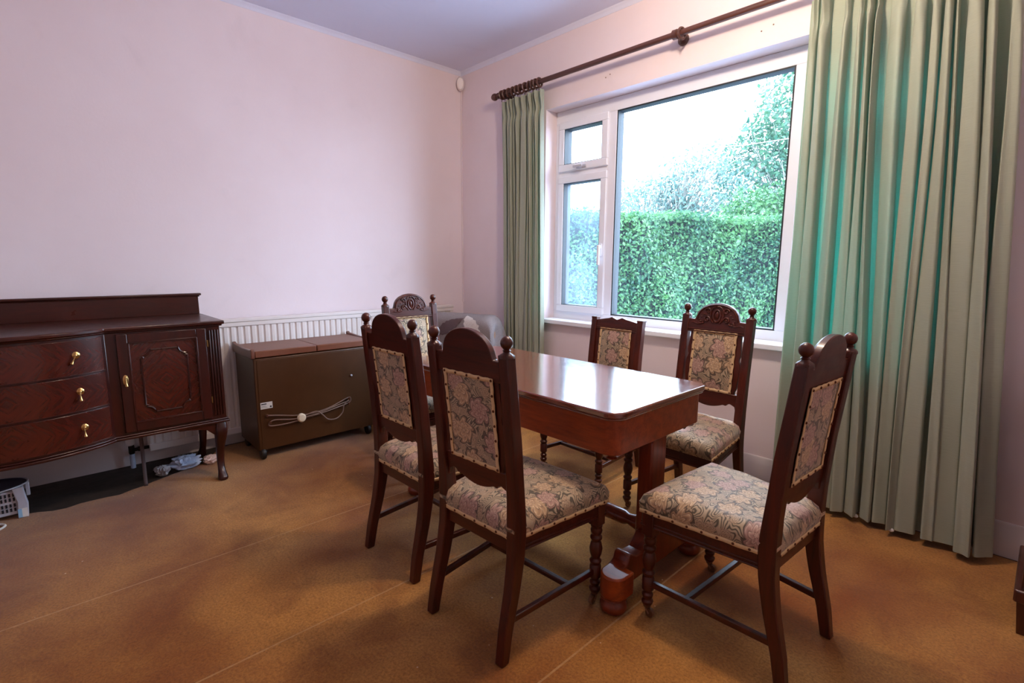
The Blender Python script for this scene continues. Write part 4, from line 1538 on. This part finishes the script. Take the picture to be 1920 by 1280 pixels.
for s_ in (1, -1):
    x_ = s_ * XT
    # solid upright with chamfered corners
    x_ = s_ * XU
    up = MB().prism([(x_ - 0.032, -0.046), (x_ - 0.026, -0.052), (x_ + 0.026, -0.052), (x_ + 0.032, -0.046), (x_ + 0.032, 0.046), (x_ + 0.026, 0.052), (x_ - 0.026, 0.052), (x_ - 0.032, 0.046)], 'z', 0.12, 0.62)
    up.build('upright', M['table_v'], tb, bevel=0.003)
    # foot bar: low blocks at the ends rising in a cyma to the upright
    x_ = s_ * 0.630
    prof_ = [(-0.25, 0.075), (-0.25, 0.150), (-0.235, 0.152), (-0.220, 0.160), (-0.210, 0.186), (-0.192, 0.190), (-0.16, 0.172), (-0.12, 0.170), (-0.08, 0.200), (-0.07, 0.215)]
    prof_ += [(-p[0], p[1]) for p in prof_[::-1]]
    ft = MB().prism([(p[0], p[1]) for p in prof_], 'x', x_ - 0.034, x_ + 0.034)
    fo = ft.build('foot_bar', M['table_v'], tb, bevel=0.006)
    x_ = s_ * XT
    for sy_ in (-1, 1):
        bk_ = [(x_ - 0.050, sy_ * 0.225), (x_ + 0.050, sy_ * 0.225)] + [(x_ + 0.050 * math.cos(PI * k / 14), sy_ * (0.278 + 0.050 * math.sin(PI * k / 14))) for k in range(15)]
        MB().prism(bk_, 'z', 0.062, 0.150).build('end_block', M['table'], fo, bevel=0.007, smooth=50)
    for sy_ in (-1, 1):
        bn = MB().lathe([(0.032, 0.0), (0.043, 0.006), (0.050, 0.020), (0.049, 0.034), (0.043, 0.046), (0.039, 0.050), (0.048, 0.057), (0.046, 0.064)], c=(x_, sy_ * 0.278, 0), seg=28)
        bn.build('bun_foot', M['table_v'], fo)
st_ = MB()
prof_ = [(0.030, -0.61), (0.034, -0.58), (0.022, -0.52), (0.030, -0.50), (0.032, -0.40), (0.024, -0.37), (0.034, -0.34), (0.026, -0.30), (0.036, -0.15), (0.040, 0), (0.036, 0.15), (0.026, 0.30), (0.034, 0.34), (0.024, 0.37), (0.032, 0.40), (0.030, 0.50), (0.022, 0.52), (0.034, 0.58), (0.030, 0.61)]
st_.lathe(prof_, c=(0, 0.0, 0.205), axis='x', seg=22)
st_.build('turned_stretcher', M['table_v'], tb)

# ------------------------------------------------------------------ chairs
WR, BR, WS, ST, WT, BT, ZP = 0.172, 0.072, 0.168, 0.400, 0.170, 0.050, 0.985
YF, WF = 0.388, 0.212


def back_y(z):
    """centre line of the back posts"""
    return interp([(0.0, -BR), (0.10, -0.055), (0.24, -0.020), (0.34, -0.004), (0.42, 0.0), (0.50, -0.003), (0.70, -0.018), (ZP, -BT), (1.3, -0.09)], z)


TURN = [(0.0165, 0.045), (0.020, 0.052), (0.0215, 0.060), (0.014, 0.068), (0.019, 0.078), (0.020, 0.086), (0.013, 0.093), (0.015, 0.100), (0.021, 0.104), (0.021, 0.150), (0.016, 0.156), (0.021, 0.163), (0.023, 0.170),
        (0.015, 0.180), (0.018, 0.188), (0.022, 0.200), (0.024, 0.218), (0.020, 0.238), (0.016, 0.248), (0.022, 0.256), (0.0225, 0.264), (0.015, 0.272), (0.0205, 0.280), (0.022, 0.290), (0.019, 0.300), (0.022, 0.306), (0.022, 0.312)]


def tapered_box(m, sects):
    """sects: (x0,x1,y0,y1,z) bottom to top"""
    vs, fs = [], []
    for (x0, x1, y0, y1, z) in sects:
        vs += [(x0, y0, z), (x1, y0, z), (x1, y1, z), (x0, y1, z)]
    k = len(sects)
    for i in range(k - 1):
        o = i * 4
        fs += [(o, o + 1, o + 5, o + 4), (o + 1, o + 2, o + 6, o + 5), (o + 2, o + 3, o + 7, o + 6), (o + 3, o, o + 4, o + 7)]
    fs += [(3, 2, 1, 0), (4 * k - 4, 4 * k - 3, 4 * k - 2, 4 * k - 1)]
    return m.add(vs, fs)


def cushion_grid(x_front, x_back, y0, y1, z0, h, crown):
    """padded seat: a sheet folded down over the edges; uv is the flat sheet in metres"""
    m = MB()
    ed = 0.075

    def fn(u, v):
        a, b = u * 2 - 1, v * 2 - 1
        # top plateau with rounded fall at the rim
        ru = max(0.0, (abs(a) - 0.80) / 0.20)
        rv = max(0.0, (abs(b) - 0.80) / 0.20)
        ta, tb_ = min(1, abs(a) / 0.80), min(1, abs(b) / 0.80)
        rd = min(1.0, math.sqrt(ru * ru + rv * rv))
        r_ = 0.030

        def horiz(t, q):
            return t if q == 0 else 1.0
        hx = lerp(x_back, x_front, (b + 1) / 2)
        # shape: inset plateau edge then quarter round and straight fall
        px = math.copysign(horiz(ta, ru) * (hx - r_) + r_ * math.sin(min(1, ru * 2.2) * PI / 2), a)
        my_, hy = (y0 + y1) / 2, (y1 - y0) / 2
        py = my_ + math.copysign(horiz(tb_, rv) * (hy - r_) + r_ * math.sin(min(1, rv * 2.2) * PI / 2), b)

        def fall(q):
            if q <= 0:
                return 0
            if q * 2.2 < 1:
                return r_ * (1 - math.cos(q * 2.2 * PI / 2))
            return r_ + (h - r_) * (q - 1 / 2.2) / (1 - 1 / 2.2)
        fz = max(fall(ru), fall(rv))
        z = z0 + h - fz
        cr_ = crown * (1 - min(1, abs(a)) ** 2.4) * (1 - min(1, abs(b)) ** 2.4)
        z += cr_ + 0.0025 * math.sin(a * 9 + 1) * math.sin(b * 7) * (1 if rd == 0 else 0)
        bul = 0.006 * math.sin(PI * min(1, fz / h))
        if ru > 0:
            px += math.copysign(bul, a)
        if rv > 0:
            py += math.copysign(bul, b)
        return (px, py, z)

    def uvf(u, v):
        a, b = u * 2 - 1, v * 2 - 1
        x = math.copysign(min(abs(a), 0.8) / 0.8 * x_front + max(0, abs(a) - 0.8) / 0.2 * h, a)
        y = math.copysign(min(abs(b), 0.8) / 0.8 * (y1 - y0) / 2 + max(0, abs(b) - 0.8) / 0.2 * h, b)
        return (x, y)
    m.grid(fn, 40, 40, uvfn=uvf)
    return m


TACKM = None


def tack(parent, p, nrm, r=0.0046):
    global TACKM
    if TACKM is None:
        t_ = MB().lathe([(1.0, 0.0), (0.86, 0.42), (0.5, 0.72), (0.1, 0.82)], seg=10)
        t0 = t_.build('upholstery_tack', M['stud'], None, smooth=80)
        TACKM = t0.data
        bpy.data.objects.remove(t0)
    o = bpy.data.objects.new('upholstery_tack', TACKM)
    COL.objects.link(o)
    o.parent = parent
    o.location = p
    o.rotation_euler = Vector(nrm).to_track_quat('Z', 'Y').to_euler()
    o.scale = (r, r, r)
    return o


def make_chair(kind):
    """kind 'arch': high back with a carved arch and ball finials; 'low': lower back with a scrolled crest"""
    arch = kind == 'arch'
    root = thing('dining_chair', 'x', 'chair')
    zt = ZP if arch else 0.910
    xs = (WT, 0.0)
    # posts
    for s_ in (-1, 1):
        m = MB()
        sects = []
        zs = [0, 0.05, 0.1, 0.16, 0.22, 0.28, 0.33, 0.37, 0.42, 0.46, 0.52, 0.6, 0.7, 0.8, 0.9, zt]
        zs = [z for z in zs if z <= zt]
        for z in zs:
            xx = interp([(0, WR + 0.004), (0.4, WS), (1.2, WT)], z)
            hx = interp([(0, 0.0165), (0.3, 0.019), (0.45, 0.0205), (1.2, 0.0185)], z)
            hy = interp([(0, 0.0165), (0.30, 0.024), (0.42, 0.027), (0.55, 0.022), (1.2, 0.0175)], z)
            yc = back_y(z)
            sects.append((s_ * xx - hx, s_ * xx + hx, yc - hy, yc + hy, z))
        tapered_box(m, sects)
        po = m.build('back_post', M['chair'], root, bevel=0.004, smooth=25)
        yt = back_y(zt)
        if arch:
            f_ = MB().lathe([(0.0235, -0.010), (0.0235, -0.004), (0.019, 0.002), (0.012, 0.006), (0.010, 0.010), (0.013, 0.013), (0.009, 0.017), (0.0125, 0.020), (0.0175, 0.026), (0.0195, 0.034), (0.0190, 0.041), (0.0150, 0.049), (0.008, 0.0545), (0.002, 0.056)],
                            c=(s_ * WT, yt, zt), seg=20)
            f_.build('finial', M['chair'], root, smooth=60)
        else:
            MB().box(s_ * WT - 0.0205, s_ * WT + 0.0205, yt - 0.0195, yt + 0.0195, zt - 0.006, zt + 0.004).build('post_cap', M['chair'], root, bevel=0.002)
        # reeding on the front of the posts
        rd = MB()
        for dx in (-0.008, 0.0, 0.008):
            z0_, z1_ = 0.56, zt - 0.07
            rd.tube([(s_ * WT + dx, back_y(z) + 0.0175 + (0.0025 if z < 0.65 else 0.001), z) for z in [lerp(z0_, z1_, k / 8) for k in range(9)]], 0.0028, 6)
        rd.build('reeding', M['chair'], root)
    # top rail
    wi = WT - 0.017
    tr0, tr1 = (0.895, 0.962) if arch else (0.838, 0.890)
    ob = MB()
    if arch:
        prof_ = [(-wi, tr0), (wi, tr0), (wi, tr1)]
        ra, zc, hr = 0.113, tr1 + 0.002, 0.086
        prof_ += [(ra + 0.006, tr1), (ra + 0.002, tr1 + 0.008)]
        for k in range(1, 20):
            a_ = PI * k / 20
            prof_.append((ra * math.cos(a_), zc + hr * math.sin(a_) ** 0.9))
        prof_ += [(-ra - 0.002, tr1 + 0.008), (-ra - 0.006, tr1), (-wi, tr1)]
    else:
        prof_ = [(-wi, tr0), (wi, tr0), (wi, tr1 + 0.004)]
        for k in range(0, 25):
            t = 1 - 2 * k / 24
            zz = tr1 + 0.006 + 0.020 * math.cos(t * PI / 2 * 0.98) ** 1.1 + 0.006 * math.exp(-((abs(t) - 0.28) / 0.07) ** 2) - 0.010 * math.exp(-(t / 0.12) ** 2)
            prof_.append((t * wi * 0.97, zz))
        prof_.append((-wi, tr1 + 0.004))
    pts = prof_
    nn = len(pts)

    # extrude in y following the lean
    def lean(x, z, dy):
        return (x, back_y(z) + dy, z)
    ym0, ym1 = -0.011, 0.012
    vs = [lean(x, z, ym0) for x, z in pts] + [lean(x, z, ym1) for x, z in pts]
    fs = [tuple(range(nn)), tuple(range(2 * nn - 1, nn - 1, -1))] + [(i, nn + i, nn + (i + 1) % nn, (i + 1) % nn) for i in range(nn)]
    ob.add(vs, fs)
    rail = ob.build('crest_rail', M['chair_rail'], root, bevel=0.003, smooth=25)
    # mouldings and carving on the face
    mo = MB()
    for zz in (tr0 + 0.006, tr0 + 0.016):
        mo.tube([lean(-wi, zz, 0.013), lean(wi, zz, 0.013)], 0.004, 8)
    if arch:
        mo.tube([lean((ra - 0.007) * math.cos(PI * k / 24), zc - 0.004 + (hr - 0.005) * math.sin(PI * k / 24) ** 0.9, 0.0125) for k in range(25)], 0.0045, 8)
    mo.build('rail_moulding', M['chair_rail'], rail)
    if arch:
        cv_ = MB()

        def P(x, z, d=0.0135):
            return lean(x, z, d)
        c0 = tr1 + 0.022
        cv_.tube([P(0.019 * math.cos(2 * PI * k / 20), c0 + 0.030 * math.sin(2 * PI * k / 20)) for k in range(21)], 0.0056, 8)
        cv_.ball(P(0, c0, 0.012), 0.011, 0.006, 0.020)

        def spiral(x0, z0, r0, turns, a0, sg, r_=0.0056):
            n_ = 22
            ps = []
            for k in range(n_ + 1):
                t = k / n_
                rr__ = r0 * (1 - 0.82 * t)
                a_ = a0 + turns * 2 * PI * t * sg
                ps.append(P(x0 + rr__ * math.cos(a_), z0 + rr__ * math.sin(a_)))
            cv_.tube(ps, [r_ * (1 - 0.35 * k / n_) for k in range(n_ + 1)], 6)
            cv_.ball(P(x0, z0, 0.013), 0.005, 0.005, 0.005, 8, 6)
        for sg in (-1, 1):
            spiral(sg * 0.048, c0 + 0.024, 0.016, 1.2, (0.2 if sg > 0 else PI - 0.2), sg)
            spiral(sg * 0.052, c0 - 0.020, 0.017, 1.3, (PI if sg > 0 else 0), -sg)
            spiral(sg * 0.085, c0 - 0.034, 0.012, 1.1, (PI * 0.9 if sg > 0 else 0.1 * PI), sg)
            cv_.tube(crom([P(sg * 0.018, c0 - 0.036), P(sg * 0.030, c0 - 0.016), P(sg * 0.034, c0 + 0.012), P(sg * 0.024, c0 + 0.038), P(sg * 0.006, c0 + 0.050)], 5), 0.0045, 6)
            cv_.tube(crom([P(sg * 0.066, c0 - 0.038), P(sg * 0.100, c0 - 0.046), P(sg * 0.122, c0 - 0.040), P(sg * 0.140, c0 - 0.044)], 5), [lerp(0.005, 0.0015, k / 15) for k in range(16)], 6)
            for k in range(3):
                cv_.ball(P(sg * (0.070 + 0.012 * k), c0 + 0.006 - 0.014 * k, 0.012), 0.006, 0.004, 0.004, 8, 6)
        cv_.ball(P(0, c0 + 0.046, 0.012), 0.009, 0.005, 0.007, 8, 6)
        cv_.build('scroll_carving', M['chair_rail'], rail, smooth=70)
    # panel frame: stiles, lower rail
    pz0, pz1 = (0.600, tr0) if arch else (0.585, tr0)
    hw_ = 0.112
    for s_ in (-1, 1):
        m = MB()
        n_ = 30
        inner = s_ * (hw_ - 0.006)
        ys = []
        vs, fs = [], []
        for k in range(n_ + 1):
            t = k / n_
            z = lerp(pz0 - 0.03, pz1 + 0.002, t)
            out = 0.135 + 0.010 * math.sin(t * PI) ** 2 - 0.008 * math.exp(-((t - 0.62) / 0.05) ** 2) - 0.008 * math.exp(-((t - 0.12) / 0.04) ** 2)
            if not arch:
                out = wi
            for (xx, dy) in ((inner, -0.009), (s_ * out, -0.009), (s_ * out, 0.009), (inner, 0.009)):
                vs.append((xx, back_y(z) + dy, z))
        for k in range(n_):
            o = k * 4
            for j in range(4):
                j2 = (j + 1) % 4
                q = (o + j, o + j2, o + 4 + j2, o + 4 + j)
                fs.append(q if s_ > 0 else q[::-1])
        fs += [(3, 2, 1, 0) if s_ > 0 else (0, 1, 2, 3), tuple(n_ * 4 + j for j in (0, 1, 2, 3)) if s_ > 0 else tuple(n_ * 4 + j for j in (3, 2, 1, 0))]
        m.add(vs, fs)
        m.build('back_stile', M['chair'], root, bevel=0.002, smooth=30)
    lo = [(-wi, pz0 + 0.002), (wi, pz0 + 0.002), (wi, pz0 - 0.085), (wi - 0.006, pz0 - 0.085), (wi - 0.014, pz0 - 0.058), (wi - 0.038, pz0 - 0.048), (wi - 0.050, pz0 - 0.052), (wi - 0.058, pz0 - 0.062), (wi - 0.070, pz0 - 0.060)]
    m_ = len(lo)
    curve = []
    for k in range(0, 13):
        t = 1 - 2 * k / 12
        curve.append((t * (wi - 0.075), pz0 - 0.060 - 0.018 * (1 - t * t)))
    right = lo[2:]
    lo = lo[:2] + right + curve + [(-x, z) for x, z in right[::-1]]
    nn = len(lo)
    vs = [lean(x, z, -0.010) for x, z in lo] + [lean(x, z, 0.011) for x, z in lo]
    fs = [tuple(range(nn - 1, -1, -1)), tuple(range(nn, 2 * nn))] + [(i, (i + 1) % nn, nn + (i + 1) % nn, nn + i) for i in range(nn)]
    MB().add(vs, fs).build('lower_back_rail', M['chair_rail'], root, bevel=0.003, smooth=25)

    # upholstered back pad: rear and front faces
    pb0, pb1 = pz0 - 0.006 + 0.012, pz1 - 0.004 + 0.012
    if arch:
        pb0, pb1 = 0.606, 0.902

    def pad_face(sg, hw2, z0_, z1_, puff, off):
        def fn(u, v):
            x = (u * 2 - 1) * hw2
            z = lerp(z0_, z1_, v)
            b_ = puff * ((1 - abs(2 * u - 1) ** 3) * (1 - abs(2 * v - 1) ** 3))
            return (x, back_y(z) + sg * (off + b_), z)
        mm = MB()
        mm.grid(fn, 20, 20, uvfn=lambda u, v: ((u * 2 - 1) * hw2, lerp(z0_, z1_, v)), flip=(sg > 0))
        return mm
    pd = pad_face(1, hw_, pb0, pb1, 0.016, 0.010)
    pd2 = pad_face(-1, hw_, pb0, pb1, 0.004, 0.0115)
    o_ = len(pd.v)
    pd.add(pd2.v, pd2.f, [pd2.uv[i] for i in range(len(pd2.v))])
    # close the rim
    pad = pd.build('back_pad', M['fabric'], root, smooth=70)

    def band(sg, hw2, z0_, z1_, w_, off):
        mm = MB()
        wob = lambda t: 0.0012 * math.sin(t * 37)
        for (xa, xb, za, zb) in ((-hw2, hw2, z1_ - w_, z1_), (-hw2, hw2, z0_, z0_ + w_)):
            n2 = 22
            def fn(u, v, xa=xa, xb=xb, za=za, zb=zb):
                x = lerp(xa, xb, u)
                z = lerp(za, zb, v) + wob(u)
                return (x, back_y(z) + sg * (off + 0.0015), z)
            mm.grid(fn, n2, 1, flip=(sg > 0))
        for (xa, xb) in ((-hw2, -hw2 + w_), (hw2 - w_, hw2)):
            def fn(u, v, xa=xa, xb=xb):
                z = lerp(z0_, z1_, v)
                x = lerp(xa, xb, u) + wob(v) * 1.2
                return (x, back_y(z) + sg * (off + 0.0022), z)
            mm.grid(fn, 1, 22, flip=(sg > 0))
        return mm
    for sg in (-1, 1):
        off = 0.0125
        h2 = hw_ + 0.004
        bd_ = band(sg, h2, pb0 - 0.004, pb1 + 0.004, 0.013, off)
        bo_ = bd_.build('back_braid', M['braid'], root, smooth=80)
        so_ = bo_.modifiers.new('thickness', 'SOLIDIFY')
        so_.thickness = 0.0022
        so_.offset = 0
        zz0, zz1 = pb0 + 0.0025, pb1 - 0.0025
        hn = h2 - 0.0065
        for k in range(5):
            x = lerp(-hn, hn, k / 4)
            for zz in (zz0, zz1):
                tack(bo_, (x, back_y(zz) + sg * (off + 0.0032), zz), (0, sg, 0))
        nside = 6 if arch else 5
        for k in range(1, nside):
            zz = lerp(zz0, zz1, k / nside)
            for s2 in (-1, 1):
                tack(bo_, (s2 * hn, back_y(zz) + sg * (off + 0.0036), zz), (0, sg, 0))
    # seat
    zr0, zr1 = 0.342, ST
    yb, yf = -0.004, YF + 0.018
    wb, wf = WS + 0.004, WF + 0.020
    fr_ = MB()
    th_ = 0.024
    # rails: back, front, sides (trapezium)
    fr_.prism([(-wb, yb - th_ / 2), (wb, yb - th_ / 2), (wb, yb + th_ / 2), (-wb, yb + th_ / 2)], 'z', zr0, zr1)
    fr_.prism([(-wf, yf - th_), (wf, yf - th_), (wf, yf), (-wf, yf)], 'z', zr0, zr1)
    for s_ in (-1, 1):
        fr_.prism([(s_ * wb, yb), (s_ * wf, yf - 0.01), (s_ * (wf - th_), yf - 0.01), (s_ * (wb - th_), yb)], 'z', zr0, zr1)
    sf = fr_.build('seat_rail', M['chair_rail'], root, bevel=0.003, smooth=25)
    ml = MB()
    for zz, rr__ in ((zr0 + 0.006, 0.0045), (zr0 + 0.018, 0.003)):
        for s_ in (-1, 1):
            ml.tube([(s_ * wb, yb, zz), (s_ * wf, yf, zz)], rr__, 8)
        ml.tube([(-wf, yf, zz), (wf, yf, zz)], rr__, 8)
    ml.build('rail_moulding', M['chair_rail'], sf)
    cg = cushion_grid(wf + 0.003, wb + 0.003, yb - 0.018, yf + 0.004, ST - 0.004, 0.068, 0.022)
    cg.build('seat_cushion', M['fabric'], root, smooth=75)
    # braid along the bottom of the cushion
    br_ = MB()
    hb = 0.013
    xo = 0.0065
    corners = [(-wf - xo, yf + 0.006), (-wb - xo, yb - 0.021), (wb + xo, yb - 0.021), (wf + xo, yf + 0.006)]
    segs = [(0, 1), (1, 2), (2, 3)]
    for (a_, b_) in segs:
        pa, pb_ = corners[a_], corners[b_]

        def fn(u, v, pa=pa, pb_=pb_):
            return (lerp(pa[0], pb_[0], u), lerp(pa[1], pb_[1], u), ST - 0.007 + hb * v + 0.0012 * math.sin(u * 31))
        br_.grid(fn, 20, 1)
    sbr = br_.build('seat_braid', M['braid'], root, smooth=60)
    sm_ = sbr.modifiers.new('thickness', 'SOLIDIFY')
    sm_.thickness = 0.0025
    sm_.offset = 0
    for (a_, b_), nn_ in zip(segs, (9, 7, 9)):
        pa, pb_ = corners[a_], corners[b_]
        d = Vector((pb_[0] - pa[0], pb_[1] - pa[1], 0))
        nr = Vector((-d.y, d.x, 0)).normalized()
        if nr.dot(Vector(((pa[0] + pb_[0]) / 2, (pa[1] + pb_[1]) / 2 - 0.18, 0))) < 0:
            nr = -nr
        for k in range(nn_):
            u = (k + 0.5) / nn_
            tack(sbr, (lerp(pa[0], pb_[0], u) + nr.x * 0.001, lerp(pa[1], pb_[1], u) + nr.y * 0.001, ST - 0.0005), nr)
    # front legs
    for s_ in (-1, 1):
        m = MB()
        m.lathe(TURN, c=(s_ * WF, YF - 0.008, 0), seg=22)
        m.box(s_ * WF - 0.0215, s_ * WF + 0.0215, YF - 0.0295, YF + 0.0135, 0.312, 0.398)
        lg = m.build('front_leg', M['chair'], root, bevel=0.002, smooth=50)
        c_ = MB().lathe([(0.008, -0.008), (0.0155, -0.007), (0.017, 0), (0.0155, 0.007), (0.008, 0.008)], c=(s_ * WF, YF - 0.022, 0.017), axis='x', seg=16)
        c_.lathe([(0.014, 0.047), (0.013, 0.036), (0.008, 0.032), (0.006, 0.026)], c=(s_ * WF, YF - 0.008, 0), seg=14)
        c_.tube([(s_ * WF + 0.010, YF - 0.008, 0.034), (s_ * WF + 0.0115, YF - 0.022, 0.017)], 0.003, 6)
        c_.tube([(s_ * WF - 0.010, YF - 0.008, 0.034), (s_ * WF - 0.0115, YF - 0.022, 0.017)], 0.003, 6)
        c_.build('castor', M['castor'], lg)
    # stretchers
    for s_ in (-1, 1):
        m = MB()
        za, zb = 0.118, 0.140
        y0_, y1_ = back_y(0.13) + 0.005, YF - 0.01
        xa, xb = s_ * (WR), s_ * WF
        m.add([(xa - 0.009, y0_, za), (xa + 0.009, y0_, za), (xb + 0.009, y1_, za), (xb - 0.009, y1_, za), (xa - 0.009, y0_, zb), (xa + 0.009, y0_, zb), (xb + 0.009, y1_, zb), (xb - 0.009, y1_, zb)],
              [(3, 2, 1, 0), (4, 5, 6, 7), (0, 1, 5, 4), (1, 2, 6, 5), (2, 3, 7, 6), (3, 0, 4, 7)])
        m.build('side_stretcher', M['chair_rail'], root, bevel=0.003)
    yc = lerp(back_y(0.13), YF, 0.66)
    xc = lerp(WR, WF, 0.66)
    MB().box(-xc, xc, yc - 0.010, yc + 0.010, 0.119, 0.137).build('cross_stretcher', M['chair_rail'], root, bevel=0.003)
    return root


arch0 = make_chair('arch')
low0 = make_chair('low')
index_children()
chairs = [  # x, y, heading (0 = faces the window wall), label
    (2.590, -1.951, 0.050, 'high backed carved chair seen from behind, nearest the table centre, right of the other back view chair'),
    (2.047, -1.918, 0.023, 'high backed chair seen from behind, leftmost on the near side of the table'),
    (3.349, -1.294, 1.505, 'high backed chair at the right end of the table, nearest the wide curtain'),
    (2.660, -0.470, 3.118, 'carved high backed chair under the window, right of the lower backed one'),
    (1.058, -1.220, -1.640, 'high backed carved chair at the far left end, between trolley and armchair'),
]
chairs[0] = (2.590, -1.951, 0.050, 'arched high backed chair seen from behind, second from left along the near side')
GR = 'floral tapestry dining chairs with arched backs'
for i, (x, y, a, lab) in enumerate(chairs):
    o = arch0 if i == 0 else copy_tree(arch0)
    o.location = (x, y, 0)
    o.rotation_euler = (0, 0, a)
    tag(o, lab, 'chair', GR)
low0.location = (2.005, -0.400, 0)
low0.rotation_euler = (0, 0, R(179))
tag(low0, 'lower backed dining chair with scrolled crest and no finials, under the window', 'chair')

# ------------------------------------------------------------------ dark wooden cabinet at the right edge
kc = thing('wooden_cabinet', 'dark reddish wooden cabinet on a tapered leg cut off by the right edge', 'cabinet', (3.868, -0.628, 0))
MB().box(0.0, 0.50, -0.02, 0.36, 0.17, 0.80).build('cabinet_body', M['cab'], kc, bevel=0.004)
MB().box(-0.015, 0.515, -0.035, 0.375, 0.125, 0.17).build('plinth_moulding', M['cab'], kc, bevel=0.006)
MB().box(-0.02, 0.52, -0.04, 0.38, 0.80, 0.825).build('cabinet_top', M['cab'], kc, bevel=0.005)
for (lx, ly) in ((0.02, 0.01), (0.48, 0.01), (0.02, 0.33), (0.48, 0.33)):
    m = MB()
    tapered_box(m, [(lx - 0.014, lx + 0.014, ly - 0.014, ly + 0.014, 0.0), (lx - 0.026, lx + 0.026, ly - 0.026, ly + 0.026, 0.126)])
    m.build('leg', M['cab'], kc, bevel=0.003)

# ------------------------------------------------------------------ small marks on the walls
sc = MB()
for (x, z) in ((1.585, 2.488), (1.62, 2.500), (2.66, 2.49), (2.60, 2.475)):
    sc.lathe([(0.004, -0.001), (0.004, 0.001)], c=(x, -0.0005, z), axis='y', seg=8)
for i in range(0):
    pass
tag(sc.build('filled_screw_holes', M['sensor_lens']), 'few tiny filled screw holes in the wall above the window', 'wall marks')
